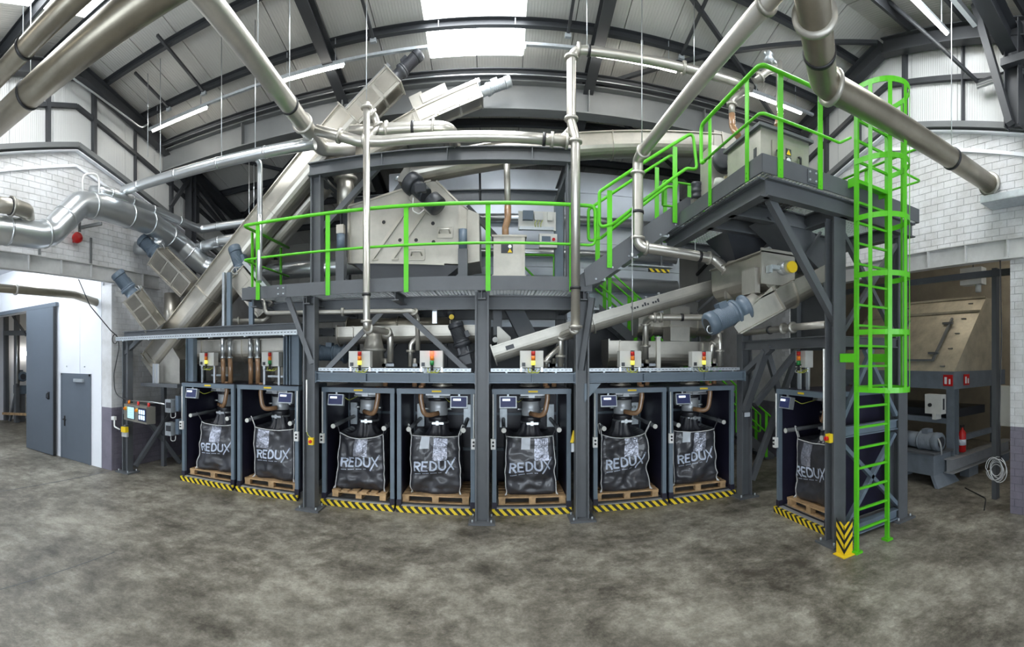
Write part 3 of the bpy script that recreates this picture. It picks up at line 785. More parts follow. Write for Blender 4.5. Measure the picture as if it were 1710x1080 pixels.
    def patch(name, x0, x1, z0, z1, mt, o=.008, skew=0):
        nx, nz = 8, 12
        vv = [front(x0+(x1-x0)*a/nx+skew*(1-b/nz), z0+(z1-z0)*b/nz, o+.006*noise.noise(V(a, b, seed))) for b in range(nz+1) for a in range(nx+1)]
        O(name, MB().add(vv, [(b*(nx+1)+a, b*(nx+1)+a+1, (b+1)*(nx+1)+a+1, (b+1)*(nx+1)+a) for b in range(nz) for a in range(nx)], True), mt, t, world=False)
    patch('document_pocket', foilx-.12, foilx+.12, H-.42, H-.03, 'foil', .012, -.02)
    if paper: patch('paper_tag', foilx-.34, foilx-.19, H-.23, H-.01, 'paper', .012, -.015)
    return t
BG = ['shiny black REDUX bulk bag with silvery creases in the leftmost booth', 'black REDUX bulk bag in the second booth from the left', 'crumpled black REDUX bulk bag in the third booth',
      'black REDUX bulk bag left of the central column, with white paper tag', 'black REDUX bulk bag right of the central column', 'black REDUX bulk bag without paper tag, right of the third column',
      'black REDUX bulk bag at the right end of the long row', 'black REDUX bulk bag half hidden in the sideways booth by the ladder']
for i in range(8):
    b = make_bag(i, 11+i*5, crease=(1.1, .9, 1.5, 1.2, 1.2, 1.4, 1.3, .7)[i], lean=(.05, .02, 0, -.01, -.03, -.02, -.03, 0)[i], paper=(0, 0, 0, 1, 1, 0, 1, 0)[i], sag=(.3, .25, .5, .08, .08, .4, .2, .15)[i], foilx=(-.02, -.2, .02, .1, .2, .12, .1, -.1)[i])
    p = in_booth(i, PT[i][0]-.01, .64, .255); b.location = p; b.rotation_euler = (0, 0, BOOTHS[i][2]+(.10, .05, 0, 0, 0, -.04, -.06, 0)[i]); b['label'] = BG[i]; b['group'] = 'black bulk bags'
# ================================================================== STEELWORK
XA = Vector((1, 0, 0)); YA = Vector((0, 1, 0))
def column(t, x, y, z1, h=.22, w=.20, z0=0, base=True, up=XA, m='steel', name='column'):
    c = O(name, MB().ibeam((x, y, z0+.03 if base else z0), (x, y, z1), h, w, up, tw=.016, tf=.026), m, t)
    if base:
        b = sub('base_plate', MB().box((x, y, .015), (.42, .40, .03)), m, c)
        mbb = MB()
        for a in (-.15, .15):
            for q in (-.14, .14): mbb.cyl((x+a, y+q, .03), (x+a, y+q, .07), .014, 8)
        sub('anchor_bolts', mbb, 'galv_rough', c)
    return c
def grating(t, x0, x1, y0, y1, z, nx=1, ny=1):
    for a in range(nx):
        for b in range(ny):
            u0 = x0+(x1-x0)*a/nx+.01; u1 = x0+(x1-x0)*(a+1)/nx-.01; v0 = y0+(y1-y0)*b/ny+.01; v1 = y0+(y1-y0)*(b+1)/ny-.01
            mb = MB(); n = max(4, int((u1-u0)/.055))
            for k in range(n+1): mb.bb(u0+(u1-u0)*k/n-.003, u0+(u1-u0)*k/n+.003, v0, v1, z-.022, z)
            k2 = max(3, int((v1-v0)/.09))
            for k in range(k2+1): mb.bb(u0, u1, v0+(v1-v0)*k/k2-.003, v0+(v1-v0)*k/k2+.003, z-.012, z)
            O('grating_panel', mb, 'galv', t)

F1 = T('platform_frame', 'anthracite steel frame carrying the long walkway above the booths', 'steel frame', (-.9, 7.4, 0))
CX = [-3.16, -.24, 1.37]
for x in CX: column(F1, x, 7.40, 3.68)
column(F1, 4.49, 7.55, 4.60)
for x in CX+[4.49]: column(F1, x, 9.85, 3.68, base=False)
for a, b in ((-3.05, -.35), (-.13, 1.26), (1.48, 4.38)):
    bm_ = O('lower_beam', MB().ibeam((a, 7.42, 2.30), (b, 7.42, 2.30), .16, .15), 'frame_blue', F1)
    for x in ((a+b)/2,) if b-a < 2 else (a+(b-a)*.33, a+(b-a)*.72):
        sub('stiffener', MB().bb(x-.008, x+.008, 7.35, 7.49, 2.23, 2.37), 'frame_blue', bm_)
    for x in (a, b): sub('end_plate', MB().bb(x-.012, x+.012, 7.33, 7.51, 2.20, 2.40), 'frame_blue', bm_)
for y in (7.90, 9.80):
    O('main_beam', MB().ibeam((-4.25, y, 3.57), (1.5, y, 3.57), .24, .16), 'steel', F1)
for x in (-4.2, -3.16, -1.62, -.24, 1.37):
    O('cross_beam', MB().ibeam((x, 7.20, 3.62), (x, 9.8, 3.62), .15, .12), 'steel', F1)
f = O('fascia', MB().bb(-4.42, 1.50, 7.155, 7.175, 3.68, 3.90), 'steel', F1)
for x in (-3.62,):
    sub('splice_plate', MB().bb(x-.09, x+.09, 7.145, 7.155, 3.70, 3.88), 'steel', f)
    bl = MB()
    for a in (-.05, .05):
        for q in (3.74, 3.84): bl.cyl((x+a, 7.145, q), (x+a, 7.13, q), .014, 8)
    sub('bolts', bl, 'galv_rough', f)
O('fascia', MB().bb(-4.42, -4.40, 7.17, 9.8, 3.68, 3.90), 'steel', F1)
grating(F1, -4.38, 1.48, 7.19, 9.75, 3.745, 7, 2)
# braces
for p, q in ((P(481, 497, Y=7.32), P(522, 607, Y=7.36)), (P(638, 521, Y=7.62), P(545, 618, Y=7.48)), (P(676, 522, Y=7.62), P(786, 624, Y=7.48)), (P(989, 497, Y=7.28), P(971, 618, Y=7.36)),
             (P(700, 520, Y=9.4), P(640, 600, Y=9.4)), (P(735, 520, Y=9.4), P(775, 600, Y=9.4))):
    O('brace', MB().bar(p, q, .085, .085), 'steel', F1)
O('gusset_plate', MB().prism([P(976, 640, Y=7.36), P(1004, 640, Y=7.36), P(976, 672, Y=7.36)], (0, .02, 0)), 'frame_blue', F1)
for x in (1.4, 4.45):
    pass
# conduits and emergency stop on the columns
for x, side in ((-3.16, 0), ):
    O('conduit', MB().cyl((x-.03, 7.28, 1.35), (x-.03, 7.28, 2.25), .013, 8), 'white_plastic', F1)
    e = O('stop_box', MB().bb(x+.02, x+.11, 7.23, 7.29, 1.14, 1.26), 'yellow', F1)
    sub('stop_button', MB().cyl((x+.065, 7.23, 1.20), (x+.065, 7.20, 1.20), .028, 12), 'red', e)
    O('cable', MB().tube(fillet([V(x-.03, 7.28, 1.36), V(x+.0, 7.27, 1.30), V(x+.06, 7.26, 1.26)], .04), .006, 6), 'cable_yellow', F1)
O('sticker', MB().bb(4.43, 4.55, 7.442, 7.449, 1.66, 1.73), 'yellow', F1)
O('sticker', MB().bb(4.43, 4.55, 7.442, 7.449, 1.52, 1.60), 'paper', F1)

# cable trays on the lower beams
def tray(name, label, a, b, y, z, h=.055, d=.10, m='galv_rough'):
    t = T(name, label, 'cable tray', ((a+b)/2, y, z), group='perforated cable trays')
    O('tray', MB().sect((a, y+d/2, z), (b, y+d/2, z), [(-d/2, 0), (d/2, 0), (d/2, h), (d/2-.004, h), (d/2-.004, .004), (-d/2+.004, .004), (-d/2+.004, h), (-d/2, h)]), m, t)
    mb = MB(); k = a+.03
    while k < b-.04: mb.bb(k, k+.035, y-.002, y, z+h*.45, z+h*.6); k += .065
    O('slots', mb, 'motor_dark', t, kind='stuff')
    k = a+.25
    while k < b: O('tray_bracket', MB().bb(k-.015, k+.015, y-.006, y+d, z-.02, z), m, t); k += .8
    return t
tray('cable_tray', 'perforated cable tray on the beam above third and fourth booths', -3.02, -.42, 7.40, 2.40)
tray('cable_tray', 'perforated cable tray on the beam right of the central column', -.10, 1.22, 7.40, 2.40)
tray('cable_tray', 'perforated cable tray on the beam above sixth and seventh booths', 1.50, 4.30, 7.40, 2.40)

# left rack
F2 = T('rack_frame', 'steel rack frame above the two leftmost booths by the control panel', 'steel frame', (-5.5, 7.45, 0))
column(F2, -7.66, 7.42, 3.08, .18, .18)
column(F2, -6.95, 9.3, 3.08, .18, .18, base=False)
O('rack_beam', MB().ibeam((-7.8, 7.45, 3.165), (-3.30, 7.45, 3.165), .17, .14), 'steel', F2)
O('rack_beam', MB().ibeam((-7.8, 8.95, 3.165), (-3.30, 8.95, 3.165), .17, .14), 'steel', F2)
for x in (-7.0, -5.3, -3.6): O('cross_beam', MB().ibeam((x, 7.5, 3.165), (x, 8.9, 3.165), .15, .12), 'steel', F2)
for x in (-6.05, -3.62, -3.80): O('hanging_post', MB().ibeam((x, 7.75, 2.13), (x, 7.75, 3.08), .20 if x != -3.80 else .08, .14, XA), 'frame_blue', F2)
O('knee_brace', MB().bar(P(207, 592, Y=7.42), P(238, 562, Y=7.42), .09, .09), 'steel', F2)
for p, q in ((P(226, 778, Y=7.55), P(283, 690, Y=8.6)), (P(246, 700, Y=8.0), P(300, 772, Y=8.9))):
    O('brace', MB().bar(p, q, .09, .09), 'steel', F2)
for px in (374, 383, 420): O('upright', MB().bar(P(px, 548, Y=7.5), P(px, 455 if px < 400 else 488, Y=7.5), .09 if px != 374 else .05, .06, YA), 'galv_rough' if px == 374 else 'frame_blue', F2)
tray('cable_tray', 'long perforated cable tray in front of the left rack beam', -7.85, -3.35, 7.22, 3.03, .085)

# upper gantry over the separator
F3 = T('gantry_frame', 'portal of dark steel beams standing on the walkway around the separator', 'steel frame', (-1, 7.95, 3.75))
for x in (-3.27, 1.30):
    column(F3, x, 7.95, 6.0, .20, .18, z0=3.75, base=False)
    column(F3, x, 9.6, 6.0, .20, .18, z0=3.75, base=False)
    O('top_beam', MB().ibeam((x, 7.95, 6.10), (x, 9.6, 6.10), .2, .16), 'steel', F3)
tb = O('top_beam', MB().ibeam((-3.40, 7.90, 6.11), (1.42, 7.90, 6.11), .24, .18), 'steel', F3)
for x in (-2.0, -.85, .6): sub('stiffener', MB().bb(x-.008, x+.008, 7.82, 7.99, 6.0, 6.22), 'steel', tb)
O('top_beam', MB().ibeam((-3.40, 9.6, 6.0), (1.42, 9.6, 6.0), .24, .18), 'steel', F3)
for p, q in ((P(524, 398, Y=8.05), P(634, 277, Y=8.05)), (P(954, 276, Y=8.05), P(930, 340, Y=9.2)), (P(780, 345, Y=9.3), P(832, 400, Y=9.3)), (P(690, 282, Y=9.5), P(655, 330, Y=9.5))):
    O('brace', MB().bar(p, q, .10, .10), 'steel', F3)
O('post', MB().bar(P(933, 340, Y=8.9), P(933, 470, Y=8.9), .16, .12, YA), 'frame_blue', F3)
O('hanger_rod', MB().cyl(P(801, 272, Y=8.6), P(802, 340, Y=8.6), .02, 8), 'black', F3)

# ---- tower
F4 = T('tower_frame', 'dark steel tower under the upper platform beside the green ladder', 'steel frame', (5.0, 4.87, 0))
column(F4, 4.39, 4.87, 4.60, .20, .22, up=YA); column(F4, 5.77, 4.87, 4.60, .22, .22, up=YA)
column(F4, 5.77, 7.55, 4.60, .22, .22)
def bolted(t, p, q, w=.10, m='steel'): O('brace', MB().bar(p, q, w, w), m, t)
yS = 4.83
for (x0, z0), (x1, z1) in (((4.45, 1.42), (5.70, .25)), ((5.62, 1.42), (4.45, .10)), ((4.45, 1.70), (5.10, 2.75)), ((5.66, 1.70), (4.95, 2.75)), ((4.45, 2.95), (5.66, 4.45)), ((5.66, 2.95), (4.45, 4.45))):
    O('brace', MB().bar((x0, yS, z0), (x1, yS, z1), .085, .06), 'frame_blue' if z0 < 2.8 else 'steel', F4)
O('tie_beam', MB().ibeam((4.48, yS, 1.56), (5.68, yS, 1.56), .16, .10), 'frame_blue', F4)
O('tie_beam', MB().ibeam((4.48, yS, .12), (5.68, yS, .12), .16, .12), 'frame_blue', F4)
O('tie_beam', MB().ibeam((4.48, yS, 2.86), (5.68, yS, 2.86), .15, .10), 'steel', F4)
O('tie_beam', MB().ibeam((4.44, 4.95, 2.86), (4.44, 7.45, 2.86), .17, .14), 'steel', F4)
O('tie_beam', MB().ibeam((5.77, 4.95, 2.86), (5.77, 7.45, 2.86), .17, .14), 'steel', F4)
for p, q in (((4.44, 7.45, 2.35), (4.44, 6.55, 2.8)), ((4.60, 7.35, 1.75), (5.7, 7.45, 2.8)), ((5.77, 7.4, .2), (5.0, 7.5, 2.7)), ((4.62, 7.5, .3), (5.7, 7.55, 2.6)), (P(1278, 320, Y=4.87), P(1403, 552, Y=4.87))):
    O('brace', MB().bar(p, q, .11, .10), 'steel', F4)
O('brace', MB().bar((4.42, 7.40, 1.65), (4.42, 6.70, 2.76), .13, .10), 'steel', F4)
PX0, PX1, PY0, PY1 = 2.97, 5.95, 4.58, 8.15
for p, q in (((PX0, PY0, 4.93), (PX1, PY0, 4.93)), ((PX0, PY0, 4.93), (PX0, PY1, 4.93)), ((PX1, PY0, 4.93), (PX1, PY1, 4.93)), ((PX0, PY1, 4.93), (PX1, PY1, 4.93))):
    O('fascia', MB().bar(p, q, .02, .22), 'steel', F4)
i_ = .13
for p, q in (((PX0+i_, PY0+i_, 4.70), (PX1-.02, PY0+i_, 4.70)), ((PX0+i_, PY0+i_, 4.70), (PX0+i_, PY1-i_, 4.70)), ((PX1-i_, PY0+i_, 4.70), (PX1-i_, PY1-i_, 4.70)), ((PX0+i_, PY1-i_, 4.70), (PX1-i_, PY1-i_, 4.70)),
             ((4.44, PY0+i_, 4.70), (4.44, PY1-i_, 4.70)), ((PX0+i_, 6.3, 4.70), (PX1-i_, 6.3, 4.70)), ((PX0+i_, 5.6, 4.70), (4.4, 5.6, 4.70))):
    O('platform_beam', MB().ibeam(p, q, .22, .15), 'steel', F4)
sp = O('splice_plate', MB().box((3.72, PY0-.018, 4.93), (.16, .015, .17)), 'steel', F4)
bl = MB()
for a in (-.05, .05):
    for q in (4.88, 4.98): bl.cyl((3.72+a, PY0-.02, q), (3.72+a, PY0-.04, q), .013, 8)
sub('bolts', bl, 'galv_rough', sp)
grating(F4, PX0+.02, PX1-.02, PY0+.02, PY1-.02, 4.855, 3, 4)
cw = O('conduit', MB().cyl((4.27, 4.98, 1.60), (4.27, 4.98, 2.75), .014, 8), 'white_plastic', F4)
e = O('stop_box', MB().bb(4.22, 4.29, 4.80, 4.89, 1.44, 1.56), 'yellow', F4); sub('stop_button', MB().cyl((4.22, 4.845, 1.50), (4.18, 4.845, 1.50), .03, 12), 'red', e)

# ---- yellow column guard with chevrons
t = T('column_guard', 'yellow and black chevron guard at the foot of the tower column', 'column guard', (4.16, 4.44, 0))
C = V(4.16, 4.44, 0); gl, gh = .155, .42
mb = MB().prism([C, C+V(gl, 0, 0), C+V(gl, 0, gh), C+V(gl*.5, 0, gh+.02), C+V(0, 0, gh-.03)], (0, .008, 0))
mb.prism([C, C+V(0, gl, 0), C+V(0, gl, gh), C+V(0, gl*.5, gh+.02), C+V(0, 0, gh-.03)], (.008, 0, 0))
O('guard_plate', mb, 'yellow', t)
O('foot_flange', MB().bb(C.x-.06, C.x+gl, C.y-.06, C.y, 0, .012).bb(C.x-.06, C.x, C.y, C.y+gl, 0, .012), 'yellow', t)
for k in range(3):
    z = .03+k*.125
    O('chevron', MB().prism([C+V(0, -.003, z), C+V(gl, -.003, z+.15), C+V(gl, -.003, z+.20), C+V(0, -.003, z+.055)], (0, .003, 0)).prism([C+V(-.003, 0, z), C+V(-.003, gl, z+.15), C+V(-.003, gl, z+.20), C+V(-.003, 0, z+.055)], (.003, 0, 0)), 'black', t)

# ================================================================== GREEN RAILINGS, STAIRS, LADDER
def flat_post(t, x, y, z0, z1, ax='x', w=.075, th=.016):
    d = (w, th) if ax == 'x' else (th, w)
    p = O('post', MB().bb(x-d[0]/2, x+d[0]/2, y-d[1]/2, y+d[1]/2, z0, z1), 'green', t)
    e = MB()
    for q in (.04, .10):
        if ax == 'x': e.cyl((x, y-th, z0+q), (x, y-th/2, z0+q), .012, 8)
        else: e.cyl((x-th, y, z0+q), (x-th/2, y, z0+q), .012, 8)
    sub('bolts', e, 'green', p)
t = T('guard_rail', 'long bright green guard rail along the walkway edge', 'railing', (-1.4, 7.13, 3.75))
yr = 7.12
top = fillet([V(-4.37, 9.0, 5.02), V(-4.37, yr, 5.02), V(1.54, yr, 5.02), V(1.54, yr, 4.40), V(-4.37, yr, 4.40), V(-4.37, 9.0, 4.40)], .10)
k0 = [i for i, p in enumerate(top) if p.z < 4.95][0]
O('top_rail', MB().tube(top, [.029 if p.z > 4.7 else .021 for p in top], 12), 'green', t)
for px in (430, 547, 678, 815, 955): flat_post(t, P(px, 400, Y=yr).x, yr+.012, 3.66, 5.01)
for y in (7.55, 8.75): flat_post(t, -4.43, y, 3.66, 5.01, 'y')
O('toe_bracket', MB().bb(-4.45, -4.41, 7.4, 9.0, 3.9, 3.96), 'steel', t)
# back rail of the walkway
t = T('guard_rail', 'green guard rail piece at the back of the walkway near the central hatch box', 'railing', (.6, 9.6, 3.75))
O('top_rail', MB().tube(fillet([V(1.2, 9.5, 4.76), V(.52, 9.5, 4.76), V(.52, 9.5, 4.55), V(1.15, 9.5, 3.92)], .06), .022, 10), 'green', t)
O('post', MB().bb(1.16, 1.22, 9.49, 9.51, 3.75, 4.76), 'green', t)

# stair to the upper platform
t = T('stair', 'short steel stair climbing from the walkway to the upper platform', 'stair', (1.4, 7.5, 3.75))
st_poly = lambda y: [P(975, 450, Y=y), P(978, 478, Y=y), P(1000, 472, Y=y), P(1137, 373, Y=y), P(1162, 368, Y=y), P(1162, 331, Y=y), P(1147, 329, Y=y)]
pl = [(p.x, p.z) for p in st_poly(7.12)]
for y in (7.11, 7.93):
    s = O('stringer', MB().prism([(x, y, z) for x, z in pl], (0, .02, 0)), 'steel', t)
    bl = MB()
    for k in range(6):
        x = 1.62+k*.27; z = 3.87+k*.195
        for a in (-.07, .07): bl.cyl((x+a, y-.012, z+a*.0), (x+a, y, z), .016, 8)
    sub('tread_bolts', bl, 'galv_rough', s)
for k in range(6):
    x = 1.58+k*.27; z = 3.88+k*.195
    O('tread', MB().bb(x-.13, x+.13, 7.13, 7.93, z-.03, z), 'galv_rough', t)
for yy, lab in ((7.09, 'near green handrail of the short upper stair'), (7.97, 'far green handrail of the short upper stair')):
    t = T('handrail', lab, 'railing', (2.3, yy, 4.4), group='green handrails of the upper stair')
    pt = lambda px, py: V(P(px, py, Y=7.09).x, yy, P(px, py, Y=7.09).z)
    O('rail', MB().tube(fillet([pt(1024, 374), pt(1001, 380), pt(1001, 320), pt(1157, 221), pt(1164, 283), pt(1147, 281), pt(1132, 291), pt(1024, 374)], .07), .027, 10), 'green', t)
    for px, a, b in ((1018, 447, 318), (1127, 372, 245)):
        p, q = pt(px, a), pt(px, b); flat_post(t, p.x, yy, p.z, q.z, w=.08)
# stair going down behind the booths
t = T('stair', 'lower steel stair descending to the right behind the plant', 'stair', (6.9, 9.3, 0))
sx0, sx1 = 2.25, 6.85
O('landing', MB().bb(1.48, 2.25, 9.98, 10.42, 3.70, 3.745), 'galv_rough', t)
for y in (9.98, 10.42):
    O('stringer', MB().prism([(sx0, y, 3.55), (sx0, y, 3.83), (sx1, y, .10), (sx1, y, 0), (sx1-.25, y, 0)], (0, .02, 0)), 'steel', t)
for k in range(17):
    f = (k+.6)/17.6; O('tread', MB().bb(sx0+(sx1-sx0)*f-.13, sx0+(sx1-sx0)*f+.13, 10.0, 10.42, 3.75*(1-f)-.03, 3.75*(1-f)), 'galv_rough', t)
for yy, lab in ((9.95, 'near green handrail of the lower stair behind the inclined screw conveyor'), (10.45, 'far green handrail of the lower stair behind the inclined screw conveyor')):
    t = T('handrail', lab, 'railing', (3, yy, 3), group='green handrails of the lower stair')
    ln = lambda f, h: V(sx0+(sx1-sx0)*f, yy, 3.75*(1-f)+h)
    O('rail', MB().tube(fillet([ln(0, .5), ln(0, 1.0), ln(.97, 1.0), ln(.97, .5), ln(0, .5)], .06), .024, 10), 'green', t)
    for f in (.05, .18, .27, .5, .75, .94): O('post', MB().bar(ln(f, -.15), ln(f, 1.0), .08, .02, YA), 'green', t)

# upper platform railings
t = T('guard_rail', 'green guard rail around the corner of the upper platform', 'railing', (3.0, 4.56, 4.9))
ztop, zmid = 6.07, 5.50
W = 2.93; Sy = 4.55
O('rail', MB().tube(fillet([V(W, 6.05, zmid), V(W, 6.18, zmid), V(W, 6.18, ztop), V(W, Sy, ztop), V(4.28, Sy, ztop)], .10), .028, 10), 'green', t)
O('mid_rail', MB().tube(fillet([V(W, 6.05, zmid), V(W, Sy, zmid), V(4.18, Sy, zmid), V(4.30, Sy-.10, zmid+.08)], .08), .019, 10), 'green', t)
for y in (4.89, 5.92): flat_post(t, W+.015, y, 4.80, ztop, 'y')
for x in (3.22, 3.85): flat_post(t, x, Sy+.012, 4.80, ztop)
t = T('guard_rail', 'green guard rail piece right of the caged ladder top', 'railing', (5.9, 4.56, 4.9))
O('rail', MB().tube(fillet([V(5.10, Sy, ztop-.05), V(5.92, Sy, ztop-.05), V(5.98, 6.5, ztop-.05)], .08), .022, 10), 'green', t)
O('mid_rail', MB().tube(fillet([V(5.10, Sy, zmid), V(5.96, Sy, zmid), V(5.98, 6.5, zmid)], .08), .019, 10), 'green', t)
flat_post(t, 5.55, Sy+.012, 4.80, ztop-.05); flat_post(t, 5.98, 5.8, 4.80, ztop-.05, 'y')
t = T('guard_rail', 'green guard rail along the far side of the upper platform', 'railing', (4.5, 8.15, 4.9))
O('rail', MB().tube(fillet([V(3.05, 8.12, zmid), V(3.05, 8.12, ztop-.1), V(5.9, 8.12, ztop-.1), V(5.9, 8.12, zmid), V(3.05, 8.12, zmid)], .08), .022, 10), 'green', t)
for x in (3.1, 3.6, 4.6, 5.6): flat_post(t, x, 8.13, 4.80, ztop-.1)

# ladder with safety cage
t = T('caged_ladder', 'bright green fixed ladder with safety cage on the tower', 'ladder', (4.67, 4.42, 0))
LX0, LX1, LY = 4.36, 4.98, 4.41
for x in (LX0, LX1):
    r = O('side_rail', MB().bb(x-.016, x+.016, LY-.035, LY+.035, .03, 6.10), 'green', t)
    sub('foot_plate', MB().bb(x-.06, x+.06, LY-.06, LY+.06, 0, .03), 'green', r)
z = .30
while z < 6.0:
    O('rung', MB().bar((LX0, LY, z), (LX1, LY, z), .034, .030), 'green', t); z += .276
hz = [2.2, 2.96, 3.72, 4.48, 5.24, 6.22]
cx, rx, ry = (LX0+LX1)/2, .345, .60
def hp(a, z): return V(cx-rx*cos(a), LY-ry*sin(a)**.8 if sin(a) > 0 else LY, z)
for z in hz:
    n = 20; vs = []
    for k in range(n+1):
        p = hp(pi*k/n, z); q = V(cx+(p.x-cx)*.975, LY+(p.y-LY)*.98, z)
        vs += [p+V(0, 0, -.035), p+V(0, 0, .035), q+V(0, 0, .035), q+V(0, 0, -.035)]
    fs = [(4*k+a, 4*k+(a+1) % 4, 4*(k+1)+(a+1) % 4, 4*(k+1)+a) for k in range(n) for a in range(4)]+[(0, 1, 2, 3), (4*n+3, 4*n+2, 4*n+1, 4*n)]
    O('cage_hoop', MB().add(vs, fs), 'green', t)
for a in (.38, .95, pi/2, pi-.95, pi-.38):
    p = hp(a, 0)
    O('cage_strap', MB().box((p.x, p.y+.006, (hz[0]+hz[-1])/2), (.055, .008, hz[-1]-hz[0]), a-pi/2), 'green', t)
for z in (2.62, 5.0): 
    for x in (LX0, LX1): O('wall_bracket', MB().bar((x, LY, z), (x, LY+.32 if z < 4 else LY+.16, z), .02, .12), 'green', t)
O('step_off', MB().bar((LX0, LY+.1, 5.02), (LX1, LY+.1, 5.02), .2, .03), 'green', t)
# ================================================================== MACHINES
class Fr:
    """local frame along an axis: a along, b across, c up"""
    def __init__(s, p0, p1, up=Z):
        s.p0 = Vector(p0); d, x, y, L = MB().frame(p0, p1, up); s.d, s.x, s.y, s.L = d, x, y, L
    def __call__(s, a, b=0, c=0): return s.p0+s.d*a+s.x*b+s.y*c
    def box(s, mb, a0, a1, b0, b1, c0, c1):
        return mb.prism([s(a0, b0, c0), s(a0, b1, c0), s(a0, b1, c1), s(a0, b0, c1)], s.d*(a1-a0))
def motor(t, p, ax, r=.12, L=.42, m='motor_blue', gear=True, box=True, up=Z, geardark=None):
    """finned motor; p = drive end, ax = direction to the fan end"""
    ax = Vector(ax).normalized(); p = Vector(p); f = Fr(p, p+ax, up)
    n = 14; prof = [(r*.80, 0), (r*1.12, 0), (r*1.12, .03)]
    for k in range(n):
        h = .035+(L*.62)*k/n; w_ = L*.62/n
        prof += [(r*.90, h), (r, h+w_*.3), (r, h+w_*.7), (r*.90, h+w_)]
    body = O('motor_body', MB().lathe(p, ax, prof, 18), m, t)
    h = .04+L*.62
    fc = O('fan_cover', MB().lathe(p, ax, [(r*1.02, h), (r*1.06, h+.01), (r*1.06, L-.03), (r*.92, L), (r*.4, L)], 18), m, t)
    sub('fan_grille', MB().lathe(p, ax, [(r*.62, L-.004), (r*.62, L+.003)], 16), 'motor_dark', fc)
    if box: O('terminal_box', f.box(MB(), L*.15, L*.45, -r*.5, r*.5, r*.8, r*1.35), m, t)
    if gear:
        O('gearbox', MB().lathe(p, -ax, [(r*1.05, 0), (r*1.2, .01), (r*1.2, .05), (r*.95, .07), (r*.95, .18), (r*1.25, .19), (r*1.25, .22)], 18), geardark or m, t)
def trough_poly(r, h, n=12, lid=.0):
    pts = [(r*cos(pi+pi*k/n), r*sin(pi+pi*k/n)) for k in range(n+1)]
    return pts+[(r, h), (-r, h)]
def screw(name, label, p0, p1, r, h=None, m='stainless', flanges=(.35, .7), lid=True, round_=False, group=None, endplate=True, foot=None):
    t = T(name, label, 'screw conveyor', tuple((Vector(p0)+Vector(p1))/2), group=group)
    f = Fr(p0, p1); h = r*.8 if h is None else h
    if round_: O('tube', MB().tube([p0, p1], r, 28), m, t)
    else:
        O('trough', MB().sect(p0, p1, trough_poly(r, h), smooth=False), m, t)
        if lid: O('lid', f.box(MB(), 0, f.L, -r-.04, r+.04, h, h+.02), m, t)
    for q in flanges:
        a = f.L*q
        if round_: O('flange', MB().lathe(f(a-.012), f.d, [(r, 0), (r+.035, 0), (r+.035, .024), (r, .024)], 28), m, t)
        else: O('flange', MB().sect(f(a-.01), f(a+.01), trough_poly(r+.04, h+.03)), m, t)
    if endplate:
        for a in (0, f.L):
            O('end_plate', MB().sect(f(a-.012), f(a+.012), trough_poly(r+.05, h+.05)) if not round_ else MB().lathe(f(a-.012), f.d, [(r+.04, 0), (r+.04, .024)], 28), m, t)
    return t, f
def feeder_head(name, label, p0, p1, w, h, m='stainless_pale', motor_m='motor_blue', side=-1, nrib=3, tray_=True, motor_on=True, up=Z, mr=.12):
    """boxy discharge head: bottom p0, top p1 where the motor sits"""
    t = T(name, label, 'conveyor head', tuple((Vector(p0)+Vector(p1))/2))
    f = Fr(p0, p1, up)
    O('housing', f.box(MB(), 0, f.L, -w/2, w/2, -h/2, h/2), m, t)
    for k in range(nrib+1):
        a = f.L*k/nrib
        for c0, c1 in ((-h/2-.025, -h/2),): O('rib', f.box(MB(), max(0, a-.015), min(f.L, a+.015), -w/2-.02, w/2+.02, c0, c1), m, t)
    for s in (-1, 1):
        O('edge_flange', f.box(MB(), 0, f.L, s*w/2-.02, s*w/2+.02, -h/2-.03, -h/2+.01), m, t)
        O('edge_flange', f.box(MB(), 0, f.L, s*w/2-.02, s*w/2+.02, h/2-.01, h/2+.03), m, t)
        for k in range(nrib):
            a = f.L*(k+.5)/nrib
            O('side_panel', f.box(MB(), a-f.L/nrib*.40, a+f.L/nrib*.40, s*(w/2), s*(w/2+.012), -h*.38, h*.38), 'stainless', t)
            O('bottom_panel', f.box(MB(), a-f.L/nrib*.40, a+f.L/nrib*.40, -w*.38, w*.38, -h/2-.012, -h/2), 'stainless', t)
    O('end_plate', f.box(MB(), f.L, f.L+.02, -w/2-.04, w/2+.04, -h/2-.04, h/2+.06), m, t)
    if tray_: O('cable_channel', f.box(MB(), .05, f.L+.1, -w*.45, w*.15, h/2+.06, h/2+.14), 'galv', t)
    if motor_on: motor(t, f(f.L+.22, 0, h*.1), f.d, mr, .42, motor_m, up=f.y)
    ca = [f(f.L-.02, -w*.3, h*.5), f(f.L+.12, -w*.62, h*.25), f(f.L+.05, -w*.75, -h*.1), f(f.L-.05, -w*.6, h*.1), f(f.L+.15, -w*.35, h*.2)]
    O('cable', MB().tube(fillet(ca, .1), .012, 6), 'cable_grey', t)
    return t, f

